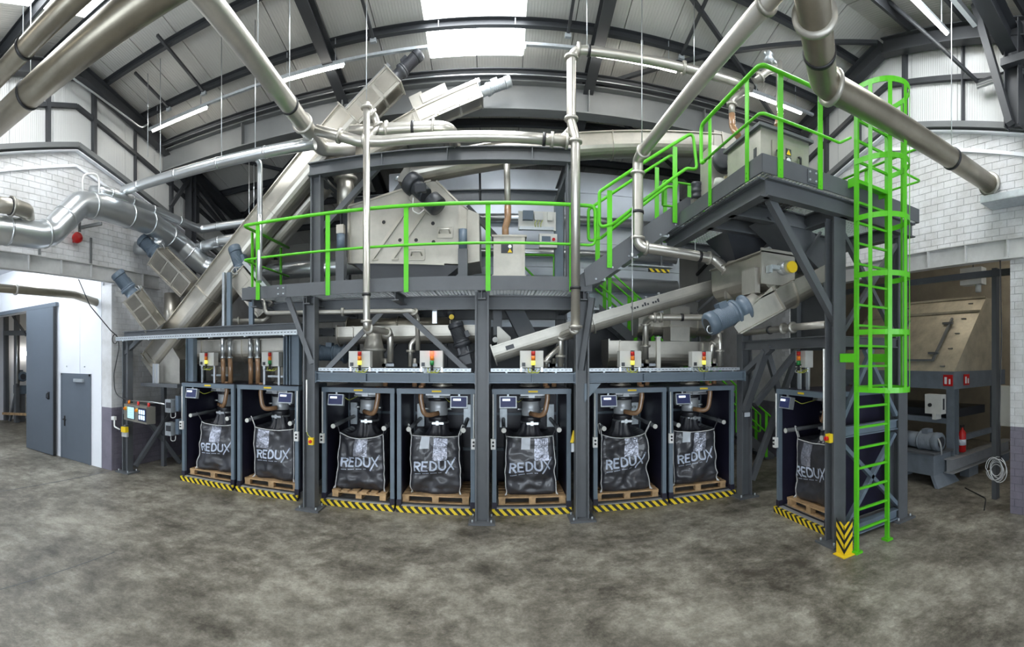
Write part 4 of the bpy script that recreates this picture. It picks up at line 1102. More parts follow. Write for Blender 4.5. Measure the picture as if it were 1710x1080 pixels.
# ---- big inclined screws on the left
def sz(x): return 2.38+.945*(x+7.6)
screw('screw_conveyor', 'steep stainless screw conveyor rising from lower left to the roof', (-7.45, 8.15, sz(-7.45)), (-2.62, 8.15, sz(-2.62)-.05), .25, .26, flanges=(.02, .33, .66))
feeder_head('conveyor_head', 'stainless conveyor head with cable loops under the roof, left one', P(584, 212, Y=8.15), P(660, 134, Y=8.15), .34, .36, 'stainless_pale', 'motor_dark', mr=.11)
screw('screw_conveyor', 'second steep stainless screw conveyor, behind the first', (-7.0, 8.72, 2.95), (-3.35, 8.72, 6.23), .22, .22, flanges=(.3, .6, .98))
screw('screw_conveyor', 'gently rising stainless screw conveyor under the girder', (-3.0, 8.60, 6.33), (-1.42, 8.60, 7.03), .19, .2, flanges=(.1,))
t, f = feeder_head('conveyor_head', 'stainless conveyor head under the roof girder left of the skylight', P(694, 205, Y=8.56), P(800, 158, Y=8.56), .34, .26, 'stainless', 'galv_rough', mr=.10)
O('gear_unit', f.box(MB(), .25, .75, -.14, .14, .2, .38), 'stainless', t)
O('service_box', f.box(MB(), .05, .30, -.12, .12, .19, .44), 'stainless_pale', t)
O('coil', MB().tube([f(.02+.012*k, -.24, .05+0)+f.x*0+(f.d*cos(k*.6)+f.y*sin(k*.6))*.07 for k in range(30)], .008, 6), 'cable', t)

# hopper feet of the big screw
t = T('screw_inlet', 'stainless inlet box at the foot of the steep screw conveyor', 'inlet box', P(265, 650, Y=8.0))
O('body', MB().prism([P(236, 600, Y=8.0), P(262, 640, Y=8.0), P(300, 640, Y=8.0), P(300, 600, Y=8.0), P(275, 560, Y=8.0)], (0, .5, 0)), 'stainless', t)
O('tray', MB().bb(-7.5, -6.4, 7.7, 8.6, 1.98, 2.06), 'steel', t)
O('back_plate', MB().bb(-7.5, -6.6, 8.55, 8.58, 2.06, 3.0), 'stainless', t)
for x in (-7.15, -7.05): O('clamp_post', MB().bb(x-.03, x+.03, 7.75, 7.80, 2.06, 2.5), 'galv', t)
O('support_leg', MB().bb(-7.5, -7.4, 8.4, 8.5, 0, 1.98).bb(-6.5, -6.4, 8.4, 8.5, 0, 1.98), 'steel', t)

# heads along the left wall
feeder_head('conveyor_head', 'stainless conveyor head with blue motor high on the left brick wall', P(318, 482, Y=8.35), P(264, 428, Y=8.05), .42, .40, 'stainless', 'motor_blue', up=V(-.35, .8, .5), mr=.16)
feeder_head('conveyor_head', 'stainless conveyor head with blue motor above the white corner', P(262, 548, Y=7.65), P(222, 494, Y=7.25), .36, .32, 'stainless', 'motor_blue', up=V(-.35, .8, .5), mr=.155)
t = T('discharge_pipe', 'stainless chute pipe under the upper left conveyor head', 'pipe', P(290, 520, Y=8.55))
O('pipe', MB().tube([P(288, 490, Y=8.55), P(286, 565, Y=8.55)], .20, 20), 'stainless', t)
O('branch', MB().tube([P(316, 470, Y=8.6), P(345, 520, Y=8.6)], .14, 16), 'stainless', t)
t, f = feeder_head('conveyor_head', 'stainless conveyor head with blue motor beside the left end of the walkway', P(452, 520, Y=8.0), P(404, 462, Y=7.95), .50, .36, 'stainless', 'motor_blue', motor_on=False)
motor(t, P(402, 447, Y=7.9), V(-.18, 0, .5), .13, .48, 'motor_blue')

# vertical chute and flange into the separator
t = T('chute_pipe', 'vertical stainless chute with flange entering the separator from above', 'pipe', P(577, 345, Y=8.6))
a, b = P(577, 282, Y=8.55), P(577, 352, Y=8.55)
O('pipe', MB().cyl(a, b, .17, 24), 'stainless', t); O('flange', MB().lathe(P(577, 302, Y=8.55), (0, 0, 1), [(.17, 0), (.23, 0), (.23, .05), (.17, .05)], 24), 'stainless_pale', t)
O('cone', MB().lathe(P(577, 292, Y=8.55), (0, 0, 1), [(.17, 0), (.25, .18), (.25, .24)], 24), 'stainless', t)

# ---- vibrating separator
t = T('separator', 'large stainless vibrating separator with faceted housing on the walkway', 'separator', (-1.6, 8.9, 3.75))
ys = 8.25
out = [(581, 345), (620, 334), (716, 303), (728, 303), (767, 340), (781, 349), (800, 357), (801, 436), (772, 441), (581, 438)]
pl = [P(a, b, Y=ys) for a, b in out]
O('housing', MB().prism(pl, (0, 1.15, 0)), 'stainless_pale', t)
def face(px, py, dy=0): return P(px, py, Y=ys)+V(0, -dy, 0)
for (a, b), (c, d) in (((581, 345), (620, 334)), ((620, 334), (720, 302)), ((729, 303), (768, 341)), ((768, 341), (781, 350)), ((581, 439), (742, 442))):
    O('edge_flange', MB().bar(face(a, b)+V(0, .03, 0), face(c, d)+V(0, .03, 0), .14, .03), 'stainless', t)
for (a, b), (c, d) in (((688, 338), (621, 434)), ((710, 353), (655, 433))):
    r = O('stiffening_rib', MB().bar(face(a, b, .03), face(c, d, .03), .06, .02, YA), 'stainless', t)
    O('rib_foot', MB().bar(face(c, d, .02), face(c, d, .02)+V(.12, 0, .0), .03, .03), 'stainless', t)
O('side_flange', MB().bar(face(583, 347, .02), face(583, 438, .02), .04, .05, YA), 'stainless', t)
O('side_flange', MB().bar(face(768, 342, .02), face(768, 440, .02), .04, .05, YA), 'stainless', t)
O('side_pocket', MB().prism([face(768, 342, .04), face(780, 349, .04), face(780, 440, .04), face(768, 440, .04)], (0, .04, 0)), 'stainless', t)
for px, py in ((641, 371), (723, 373), (668, 401), (695, 401), (724, 404)):
    O('hole_collar', MB().cyl(face(px, py, .004), face(px, py, -.01), .055, 14), 'stainless', t)
    O('bolt_hole', MB().cyl(face(px, py, .010), face(px, py, -.01), .034, 12), 'black', t)
for px, py in ((743, 388), (696, 425)):
    h = O('hatch', MB().box(face(px, py, .012), (.27, .02, .18)), 'stainless', t)
    sub('hatch_handle', MB().tube(fillet([face(px-9, py+2, .02), face(px-7, py-4, .07), face(px+7, py-4, .07), face(px+9, py+2, .02)], .03), .014, 8), 'pipe_steel', h)
    sub('hatch_rim', MB().bar(face(px-13, py-9, .02), face(px+13, py-9, .02), .02, .02).bar(face(px-13, py+9, .02), face(px+13, py+9, .02), .02, .02).bar(face(px-13, py-9, .02), face(px-13, py+9, .02), .02, .02).bar(face(px+13, py-9, .02), face(px+13, py+9, .02), .02, .02), 'stainless_pale', h)
for px, y0, y1 in ((569, 385, 437), (773, 377, 437)):
    b = P(px, y1, Y=8.0)
    O('spring_damper', MB().cyl(P(px, 416, Y=8.0), P(px, y0+6, Y=8.0), .075, 16), 'motor_blue', t)
    O('damper_bracket', MB().box(P(px, y0-2, Y=8.02), (.14, .10, .16)), 'stainless', t)
    O('damper_post', MB().bb(b.x-.08, b.x+.08, 7.94, 8.10, 3.75, P(px, 416, Y=8.0).z), 'steel', t)
    s = 1 if px < 600 else -1
    O('gusset_plate', MB().prism([(b.x+s*.08, 8.0, 4.10), (b.x+s*.42, 8.0, 3.75), (b.x+s*.08, 8.0, 3.75)], (0, .02, 0)), 'steel', t)
O('under_hopper', MB().prism([face(590, 440), face(770, 443), face(740, 466), face(620, 466)], (0, 1.0, 0)), 'motor_dark', t)
# vibration motor: two drums on one shaft
vm = T('vibration_motor', 'dark vibration motor with two drums on the separator face', 'motor', P(703, 325, Y=8.0))
a, b = P(688, 306, Y=8.05), P(727, 341, Y=7.92); ax = (b-a).normalized()
O('drum', MB().lathe(a-ax*.08, ax, [(.10, 0), (.19, .01), (.20, .05), (.20, .18), (.17, .2)], 24), 'motor_dark', vm)
O('drum', MB().lathe(b-ax*.13, ax, [(.15, 0), (.175, .02), (.175, .20), (.16, .22), (.05, .22)], 24), 'motor_dark', vm)
O('motor_body', MB().lathe(a+ax*.1, ax, [(.13, 0)]+[(.13+.012*(k % 2), .02*k) for k in range(1, 14)]+[(.13, .28)], 20), 'motor_dark', vm)
O('terminal_box', MB().box((a+b)/2+V(-.02, -.17, .03), (.18, .1, .14)), 'motor_dark', vm)
O('mount_plate', MB().box((a+b)/2+V(.02, .12, -.05), (.5, .06, .36), Matrix.Rotation(radians(38), 3, 'Y')), 'stainless', vm)
O('cable', MB().tube(fillet([P(690, 330, Y=7.85), P(689, 352, Y=7.85), P(700, 358, Y=7.85), P(708, 350, Y=7.86)], .06), .010, 6), 'white_plastic', vm)
# stub tube in front of the top screw
screw('screw_conveyor', 'long stainless screw conveyor rising gently below the roof to the tower', P(690, 289, Y=8.4), (4.35, 8.4, 6.95), .225, .15, 'stainless', flanges=(.62, ), lid=True)
t = T('end_bearing', 'pale triangular bearing plate at the left end of the long top conveyor', 'bearing plate', P(675, 290, Y=8.3))
O('plate', MB().prism([P(678, 275, Y=8.2), P(687, 276, Y=8.2), P(690, 305, Y=8.2), P(683, 307, Y=8.2), P(664, 302, Y=8.2), P(664, 297, Y=8.2)], (0, .3, 0)), 'stainless_pale', t)
O('bolt', MB().cyl(P(660, 298, Y=8.3), P(666, 298, Y=8.3), .04, 10), 'galv_rough', t)
t = T('transfer_box', 'stainless transfer box at the right end of the top conveyor', 'transfer box', (4.3, 7.9, 5.05))
O('body', MB().bb(4.15, 4.65, 8.16, 8.64, 5.6, 7.16), 'stainless_pale', t)
O('cone', MB().prism([(4.15, 8.2, 5.6), (4.65, 8.2, 5.6), (4.55, 8.2, 4.95), (4.25, 8.2, 4.95)], (0, .4, 0)), 'stainless', t)

# ---- hatch box and controls on the walkway
t = T('hatch_box', 'pale stainless hatch box with warning label on the walkway', 'machine box', (.2, 8.0, 3.75))
O('body', MB().bb(-.06, .48, 7.9, 8.5, 3.76, 4.70), 'stainless_pale', t)
O('lid_flange', MB().bb(-.09, .51, 7.87, 8.53, 4.70, 4.73), 'stainless', t); O('mid_flange', MB().bb(-.08, .50, 7.88, 8.52, 4.02, 4.05), 'stainless', t)
O('edge_strip', MB().bb(.42, .46, 7.885, 7.9, 3.8, 4.7), 'stainless', t)
l = O('warning_label', MB().bb(.07, .27, 7.893, 7.9, 4.42, 4.57), 'motor_dark', t)
sub('warning_triangle', MB().prism([(.18, 7.89, 4.43), (.26, 7.89, 4.43), (.22, 7.89, 4.50)], (0, .003, 0)), 'yellow', l); sub('warning_disc', MB().cyl((.22, 7.893, 4.535), (.22, 7.888, 4.535), .03, 12), 'sign_white', l)
t = T('feed_pipe', 'pale pipe ending in a brown hose above the hatch box', 'pipe', P(848, 395, Y=8.2))
O('pipe', MB().cyl(P(846, 262, Y=8.2), P(848, 344, Y=8.2), .055, 14), 'stainless_pale', t)
O('hose', MB().tube(fillet([P(848, 344, Y=8.2), P(848, 365, Y=8.2), P(844, 380, Y=8.2), P(844, 398, Y=8.2)], .1), .062, 12), 'hose', t)
t = T('drive_panel', 'mounting plate with small blue drive and cable clips behind the green rail', 'control panel', P(897, 372, Y=8.8))
c = P(897, 369, Y=8.8)
O('plate', MB().box(c, (.72, .02, .36)), 'box_grey', t); O('rail', MB().box(c+V(-.02, -.05, -.16), (.66, .08, .06)), 'galv_rough', t)
O('drive', MB().box(c+V(-.18, -.06, .08), (.20, .1, .17)), 'motor_blue', t); O('valve_block', MB().box(c+V(.02, -.06, .06), (.16, .1, .14)), 'galv', t); O('switch', MB().box(c+V(.24, -.04, .08), (.10, .08, .16)), 'box_grey', t)
for k in range(3): O('cable', MB().tube(fillet([c+V(-.02+.06*k, -.1, .0), c+V(-.06+.06*k, -.12, -.08), c+V(-.04+.05*k, -.09, -.14)], .04), .007, 6), 'cable_yellow', t)
t = T('isolator_box', 'small grey isolator box with red and yellow knob below the drive panel', 'switch box', P(915, 403, Y=8.8))
c = P(915, 403, Y=8.8); O('body', MB().box(c, (.34, .14, .26)), 'box_grey', t); O('window', MB().box(c+V(-.04, -.072, .03), (.17, .006, .10)), 'motor_blue', t); O('knob', MB().cyl(c+V(.10, -.07, .02), c+V(.10, -.1, .02), .03, 12), 'red', t)
# clad chamber at the back
t = T('clad_chamber', 'tall chamber clad in shiny horizontal metal panels behind the walkway', 'chamber', (1.7, 12, 0))
for k in range(12):
    z = k*.6; O('cladding_panel', MB().bb(-2.6, 4.55, 10.9, 10.98, z+.004, min(7.1, z+.596)), 'clad', t)
    O('side_panel', MB().bb(4.47, 4.55, 10.98, 12.5, z+.004, min(7.1, z+.596)), 'clad', t)
O('core', MB().bb(-2.55, 4.46, 10.99, 12.5, 0, 7.05), 'motor_dark', t)
for z in (4.4, 5.1, 5.9):
    O('pipe', MB().cyl((-2.4, 10.75, z), (4.4, 10.75, z), .10 if z > 5 else .18, 16), 'galv', t)

t = T('dark_backing', 'added dark panelled partition standing behind the filling booths', 'backing', (.7, 10.65, 0))  # added sheet that keeps the space behind the booths dark
for k in range(8): O('panel', MB().bb(-3.0+k*.93, -3.0+k*.93+.92, 10.6, 10.66, .02, 3.35), 'motor_dark', t)
# ---- inclined screw above booths five to seven
t, f = screw('screw_conveyor', 'inclined pale screw conveyor above the fifth to seventh booths', P(824, 590, Y=7.74), P(1206, 474, Y=7.74), .165, .10, 'stainless_pale', flanges=(.40, ))
for a in (.32, .42, .50, .66, .72): O('clip', f.box(MB(), f.L*a-.02, f.L*a+.02, -.21, -.17, .09, .17), 'galv', t)
for k in range(12):
    if k % 4 != 3: O('lettering', f.box(MB(), f.L*.56+k*.05, f.L*.56+k*.05+.035, .1665, .1675, .00, .035 if k % 5 else .06), 'motor_dark', t)
O('sticker', f.box(MB(), .22, .36, .1655, .167, -.02, .05), 'motor_dark', t)

# ---- troughs and chutes behind the lower beam
screw('screw_trough', 'stainless trough conveyor behind the boxes of sixth and seventh booths', (2.0, 8.35, 2.70), (4.05, 8.35, 2.70), .24, .22, 'stainless', flanges=(.1, .45, .92))
t = T('inlet_box', 'stainless inlet box on the right trough conveyor', 'inlet box', (3.4, 8.3, 2.95))
O('lower_box', MB().bb(3.22, 3.62, 8.15, 8.55, 2.95, 3.22), 'stainless_pale', t); O('flange', MB().bb(3.18, 3.66, 8.11, 8.59, 3.22, 3.25), 'stainless', t); O('upper_box', MB().bb(3.22, 3.62, 8.15, 8.55, 3.25, 3.62), 'stainless_pale', t)
screw('screw_trough', 'upper stainless trough under the stair, right of the third column', (2.7, 8.75, 3.30), (4.3, 8.75, 3.30), .22, .2, 'stainless', flanges=(.2, .8))
screw('screw_trough', 'stainless tube conveyor behind the V braces', (-2.95, 8.35, 3.07), (-.35, 8.35, 3.07), .18, .12, 'stainless', flanges=(.12, .85))
screw('screw_trough', 'round tube conveyor high under the walkway left of the central column', (-3.0, 9.0, 3.28), (-.9, 9.0, 3.28), .15, .1, 'pipe_dark', flanges=(.5,), round_=True)
screw('screw_trough', 'stainless trough conveyor above the two leftmost booths', (-6.35, 8.4, 2.78), (-3.75, 8.4, 2.78), .24, .22, 'stainless', flanges=(.1, .5, .95))
t = T('chute_pipe', 'stainless chute with cone above the third booth', 'pipe', (-2.2, 8.0, 2.15))
c = P(624, 610, Y=8.1)
O('pipe', MB().lathe(V(c.x, 8.1, 2.12), (0, 0, 1), [(.19, 0), (.19, .62), (.23, .63), (.23, .67), (.19, .68), (.14, .88), (.14, .95)], 24), 'stainless_pale', t)
for i, x in enumerate((-1.0, .6, 2.3, 3.72, -4.2, -5.6)):
    t = T('chute_pipe', ('short stainless chute above the fourth booth', 'short stainless chute above the fifth booth', 'short stainless chute above the sixth booth', 'short stainless chute above the seventh booth', 'short stainless chute above the second booth', 'short stainless chute above the leftmost booth')[i], 'pipe', (x, 8.39, 2.1))
    O('pipe', MB().lathe(V(x, 8.39, 2.11), (0, 0, 1), [(.20, 0), (.20, .02), (.17, .03), (.17, .33)], 20), 'stainless', t)
    O('slide_gate', MB().bb(x-.24, x+.26, 8.18, 8.60, 2.24, 2.28), 'galv_rough', t)
t = T('gear_motor', 'dark gear motor tilted beside the central column', 'motor', P(770, 585, Y=7.85))
motor(t, P(771, 572, Y=7.72), P(760, 540, Y=7.72)-P(771, 572, Y=7.72), .125, .36, 'motor_dark')
O('gear_housing', MB().bar(P(773, 580, Y=7.72), P(780, 608, Y=7.72), .20, .18), 'motor_dark', t)
t = T('gear_motor', 'blue-grey motor low behind the first tall column', 'motor', P(555, 590, Y=8.3))
motor(t, P(560, 590, Y=8.35), V(-1, 0, .05), .15, .40, 'motor_blue')
t = T('dark_chute', 'dark square chute slanting down behind the central column', 'chute', P(868, 540, Y=8.5))
a, b = P(853, 508, Y=8.45), P(883, 566, Y=8.2); O('duct', MB().bar(a, b, .30, .30, YA), 'steel', t); O('flange', MB().bar(b, b+(b-a).normalized()*.03, .38, .38, YA), 'steel', t); O('spool', MB().bar(P(831, 508, Y=8.6), P(831, 560, Y=8.6), .16, .14, YA), 'steel', t)
t = T('tail_bearing', 'pale conical end bearing right of the central column', 'bearing', P(842, 565, Y=8.5))
O('plate', MB().prism([P(830, 545, Y=8.45), P(834, 545, Y=8.45), P(853, 563, Y=8.45), P(853, 570, Y=8.45), P(830, 574, Y=8.45)], (0, .3, 0)), 'stainless_pale', t); O('knob', MB().cyl(P(827, 567, Y=8.2), P(827, 567, Y=8.1), .05, 12), 'white_plastic', t)
t = T('sensor', 'small round sensor with yellow cap under the walkway', 'sensor', P(754, 528, Y=8.1)); O('cap', MB().cyl(P(754, 529, Y=8.1), P(754, 529, Y=8.02), .045, 14), 'yellow', t); O('body', MB().cyl(P(752, 523, Y=8.2), P(754, 529, Y=8.1), .065, 14), 'motor_dark', t); O('bracket', MB().bar(P(726, 514, Y=8.1), P(726, 540, Y=8.1), .08, .05, YA), 'galv', t)

# ---- feeders below the tower platform
t = T('feed_trough', 'stainless trough feeder under the upper platform', 'screw conveyor', (3.9, 6.3, 3.6))
p0, p1 = V(3.92, 7.3, 3.86), V(3.92, 5.65, 3.86)
O('trough', MB().sect(p0, p1, trough_poly(.25, .30)), 'stainless', t)
O('lid', MB().bb(3.62, 4.22, 5.6, 7.3, 4.16, 4.18), 'stainless', t)
O('end_plate', MB().bb(3.62, 4.22, 5.60, 5.63, 3.70, 4.22), 'stainless_pale', t)
O('side_pocket', MB().bb(3.58, 3.67, 5.72, 6.1, 3.58, 3.95), 'stainless_pale', t)
O('gear', MB().cyl((3.98, 5.6, 3.95), (3.98, 5.42, 3.95), .10, 18), 'galv', t); O('yellow_cap', MB().cyl((4.02, 5.42, 3.95), (4.02, 5.38, 3.95), .085, 18), 'yellow', t); O('fittings', MB().box((3.78, 5.52, 3.93), (.14, .12, .06)).box((3.70, 5.52, 3.90), (.05, .1, .1)), 'galv_rough', t)
t = T('dark_hopper', 'dark funnel hopper hanging below the upper platform', 'hopper', (3.85, 6.7, 4.2))
hb = [(3.45, 6.35), (4.3, 6.35), (4.3, 7.1), (3.45, 7.1)]; ht = [(3.75, 6.6), (4.05, 6.6), (4.05, 6.9), (3.75, 6.9)]
vs = [(x, y, 4.62) for x, y in hb]+[(x, y, 4.24) for x, y in ht]
O('funnel', MB().add(vs, [(0, 1, 2, 3), (7, 6, 5, 4), (0, 4, 5, 1), (1, 5, 6, 2), (2, 6, 7, 3), (3, 7, 4, 0)]), 'motor_dark', t); O('collar', MB().cyl((3.9, 6.75, 4.17), (3.9, 6.75, 4.24), .2, 18), 'stainless', t)
t = T('bent_chute', 'dark rectangular chute bending down inside the tower', 'chute', (4.9, 5.6, 3.4))
q = [P(1283, 362, Y=5.55), P(1322, 352, Y=5.55), P(1400, 432, Y=5.55), P(1400, 560, Y=5.55), P(1378, 560, Y=5.55), P(1374, 455, Y=5.55)]
O('duct', MB().prism(q, (0, .55, 0)), 'steel', t)
O('flange', MB().bar(P(1345, 425, Y=5.5), P(1370, 388, Y=5.5), .03, .06, YA), 'steel', t)
t, f = screw('screw_conveyor', 'short inclined screw conveyor with pale guard plate under the tower', P(1255, 522, Y=5.75), P(1372, 462, Y=5.75), .21, .16, 'stainless', flanges=(.5, ), endplate=False)
gp = T('guard_plate', 'pale five-sided guard plate on the short screw conveyor', 'guard plate', P(1268, 530, Y=5.5))
O('plate', MB().prism([P(1289, 478, Y=5.5), P(1309, 516, Y=5.5), P(1234, 557, Y=5.5), P(1226, 545, Y=5.5), P(1268, 500, Y=5.5)], (0, .02, 0)), 'stainless_pale', gp)
O('rim', MB().bar(P(1234, 557, Y=5.5), P(1309, 516, Y=5.5), .10, .02).bar(P(1289, 478, Y=5.5), P(1309, 516, Y=5.5), .10, .02), 'stainless', gp)
t = T('gear_motor', 'large blue-grey gear motor under the upper platform', 'motor', P(1205, 535, Y=5.6))
motor(t, P(1224, 523, Y=5.62), P(1170, 548, Y=5.62)-P(1224, 523, Y=5.62), .155, .44, 'motor_blue', up=V(-.3, 0, 1))
O('gear_neck', MB().cyl(P(1238, 517, Y=5.62), P(1262, 502, Y=5.62), .12, 18), 'stainless_pale', t)
O('lifting_eye', MB().tube([P(1186, 550, Y=5.55)+V(.05*cos(k*pi/8), 0, .05*sin(k*pi/8)) for k in range(17)], .008, 6), 'galv', t)

# ---- machine on the upper platform
t = T('sieve_box', 'stainless box with black handles and warning labels on the upper platform', 'machine box', (3.65, 5.5, 4.86))
O('body', MB().bb(3.25, 4.05, 5.05, 5.95, 4.86, 5.64), 'stainless_pale', t); O('rim', MB().bb(3.20, 4.10, 5.00, 6.0, 5.63, 5.67), 'steel', t)
O('panel', MB().bb(3.42, 3.95, 5.035, 5.05, 5.0, 5.50), 'stainless', t)
for x in (3.50, 3.86): O('handle', MB().tube(fillet([(x, 5.04, 5.16), (x, 4.99, 5.18), (x, 4.99, 5.36), (x, 5.04, 5.38)], .03), .016, 8), 'black', t)
for z, m in ((5.40, 'yellow'), (5.29, 'sign_white'), (5.18, 'yellow')):
    O('warning_sign', MB().bb(3.64, 3.73, 5.030, 5.036, z-.045, z+.045), 'motor_dark', t)
    O('warning_symbol', MB().prism([(3.65, 5.025, z-.035), (3.72, 5.025, z-.035), (3.685, 5.025, z+.035)], (0, .005, 0)) if m == 'yellow' else MB().cyl((3.685, 5.03, z), (3.685, 5.025, z), .035, 14), m, t)
O('label', MB().bb(3.244, 3.25, 5.15, 5.22, 5.2, 5.4), 'motor_dark', t)
t = T('drum_motor', 'dark round drive motor beside the upper platform steps', 'motor', P(1207, 265, Y=6.4))
c = P(1209, 265, Y=6.35); O('drum', MB().lathe(c+V(.02, .06, 0), (-.35, -.9, .05), [(.1, -.2), (.17, -.18), (.17, .06), (.15, .08), (.05, .08)], 22), 'motor_dark', t); O('frame', MB().box(c+V(.1, .35, -.15), (.5, .4, .8)), 'stainless_pale', t)
for i, (px, py) in enumerate(((1225, 282), (1164, 318))):
    t = T('vibrator_motor', ('small dark finned motor right of the round drive motor', 'small dark finned motor at the head of the stair')[i], 'motor', P(px, py, Y=6.3 if i == 0 else 7.0))
    c = P(px, py, Y=6.1 if i == 0 else 6.95); O('body', MB().lathe(c+V(0, 0, -.14), (0, 0, 1), [(.08, 0), (.10, .02), (.085, .05), (.085, .1), (.10, .11), (.085, .14), (.085, .2), (.10, .22), (.10, .26), (.05, .28)], 16), 'motor_dark', t); O('stand', MB().box(c+V(0, .05, -.22), (.14, .1, .18)), 'stainless', t)
t = T('horn_valve', 'yellow handled valve with pale funnel on the west edge of the upper platform', 'valve', P(1205, 310, Y=6.2))
O('yellow_lever', MB().bar(P(1219, 287, Y=6.0), P(1219, 312, Y=6.0), .055, .05, YA), 'yellow', t); O('funnel', MB().lathe(P(1198, 332, Y=6.0), P(1203, 306, Y=6.0)-P(1198, 332, Y=6.0), [(.09, 0), (.05, .16), (.10, .17), (.10, .28), (.06, .29)], 14), 'box_grey', t); O('plate', MB().box(P(1217, 316, Y=6.05), (.16, .03, .36)), 'stainless_pale', t)

# ---- control boxes with signal towers
def control_box(label, x, y, z, lit, rz=0, w=.37, h=.27):
    t = T('control_box', label, 'control box', (x, y, z), rz, group='control boxes with signal lights')
    L = lambda n, mb, m: O(n, mb, m, t, world=False)
    L('box', MB().bb(-w/2, w/2, 0, .16, .05, .05+h), 'box_grey')
    for s in (-1, 1): L('leg', MB().bb(s*w*.45-.015, s*w*.45+.015, .04, .08, -.02, .05), 'galv')
    s = L('signal_base', MB().cyl((.02, -.05, .0), (.02, -.05, .09), .022, 12).cyl((.02, -.05, .09), (.02, .0, .09), .012, 8), 'black')
    cols = [('light_green', 'light_yellow_lit')[lit == 'y'], 'light_amber', ('light_red', 'light_red_lit')[lit == 'r']]
    if lit == 'y': cols = ['light_yellow_lit', 'light_amber', 'light_red']
    for k, c in enumerate(cols): L('signal_lens', MB().cyl((.02, -.05, .09+k*.075), (.02, -.05, .16+k*.075), .033, 14), c)
    L('cap', MB().cyl((.02, -.05, .315), (.02, -.05, .325), .033, 14), 'black')
    L('connector', MB().bb(-w*.42, -w*.28, -.02, 0, .07, .13), 'motor_dark')
    for k in range(3): L('cable', MB().tube(fillet([V(-.10+.05*k, .04, .05), V(-.12+.06*k, -.03, -.02), V(-.04+.07*k, -.02, -.04), V(.02+.06*k, .05, .02)], .04), .007, 6), 'cable_yellow' if k else 'cable_grey')
    return t
for px, lab, lit in ((600, 'grey control box with yellow-lit signal light above the third booth', 'y'), (720, 'grey control box whose signal light glows red, above the fourth booth', 'r'), (888, 'grey control box with yellow-lit signal light above the fifth booth', 'y'),
                     (1053, 'grey control box with yellow-lit signal light above the sixth booth', 'y'), (1172, 'grey control box with yellow-lit signal light above the seventh booth', 'y')):
    control_box(lab, P(px, 600, Y=7.33).x, 7.33, 2.42, lit)
for px, lab, lit in ((345, 'grey control box with yellow-lit signal light on the leftmost booth', 'y'), (451, 'grey control box with green signal lens on the second booth', 'g')):
    x = P(px, 600, Y=7.80).x
    t = control_box(lab, x, 7.80, 2.42, lit)
    for s in (-1, 1): O('stand_leg', MB().bb(s*.16-.02, s*.16+.02, .05, .09, -.31, .05), 'galv', t, world=False)
t = control_box('grey control box with signal light on the sideways booth by the tower', 4.58, 5.93, 2.42, 'g', -pi/2, .26)
for s in (-1, 1): O('stand_leg', MB().bb(s*.11-.03, s*.11+.03, .05, .09, -.31, .05), 'galv', t, world=False)

# ---- operator panel on the left
hp_ = P(250, 690, Y=7.15)
t = T('operator_panel', 'stainless operator panel with two touch screens on the left rack column', 'operator panel', (-7.1, 7.1, 1.2), radians(-14))
L = lambda n, mb, m: O(n, mb, m, t, world=False)
b = L('housing', MB().bb(-.48, .48, 0, .22, .04, .40), 'stainless')
for i, x in enumerate((-.16, .31)):
    s = L('screen_bezel', MB().bb(x-.155, x+.155, -.012, 0, .085, .365), 'motor_dark')
    sub('screen', MB().bb(x-.14, x+.14, -.016, -.012, .10, .35), 'screen_hmi' if i == 0 else 'screen_blue', s)
    if i:
        for r in range(2):
            for q in range(3): sub('screen_tile', MB().bb(x-.12+q*.085, x-.12+q*.085+.06, -.019, -.016, .12+r*.115, .21+r*.115), 'screen_tile', s)
    else:
        for r in range(4): sub('screen_row', MB().bb(x-.12, x+.12, -.018, -.016, .13+r*.05, .135+r*.05), 'cable_grey', s)
for x in (-.40, .085):
    for z in (.30,): L('stop_button', MB().cyl((x, 0, z), (x, -.045, z), .032, 14), 'orange')
    L('stop_collar', MB().cyl((x, 0, .30), (x, -.012, .30), .042, 14), 'yellow')
for x, m in ((-.42, 'light_amber'), (-.02, 'light_red'), (.40, 'light_red')): L('warning_lamp', MB().cyl((x, .1, .40), (x, .1, .48), .028, 14), m)
L('conduit', MB().tube(fillet([V(-.5, .15, .46), V(.5, .16, .50), V(.9, .17, .49)], .1), .015, 8), 'galv')
L('mount_arm', MB().bb(-.62, -.48, .05, .15, .15, .25), 'steel')
t = T('hand_switch', 'yellow hand switch box hanging below the operator panel', 'switch box', (-7.42, 7.1, 1.0)); O('box', MB().bb(-7.50, -7.36, 7.06, 7.16, .98, 1.10), 'yellow', t); O('hook', MB().bb(-7.46, -7.40, 7.10, 7.36, 1.10, 1.14), 'steel', t); O('cables', MB().bb(-7.50, -7.34, 7.08, 7.14, .88, .98), 'cable_grey', t)
for i, z in enumerate((1.45, .95)):
    t = T('terminal_box', ('upper', 'lower')[i]+' terminal box cluster between operator panel and leftmost booth', 'control box', (-6.5, 7.6, z)); O('box', MB().bb(-6.62, -6.46, 7.55, 7.75, z, z+.28), 'galv_rough', t); O('box_side', MB().bb(-6.41, -6.33, 7.65, 7.95, z+.03, z+.36), 'motor_blue', t); O('gland', MB().bb(-6.58, -6.46, 7.53, 7.55, z+.1, z+.22), 'motor_dark', t)
    O('cable', MB().tube(fillet([V(-6.5, 7.6, z), V(-6.48, 7.58, z-.12), V(-6.38, 7.62, z-.1), V(-6.4, 7.64, z)], .05), .01, 6), 'cable_grey', t)
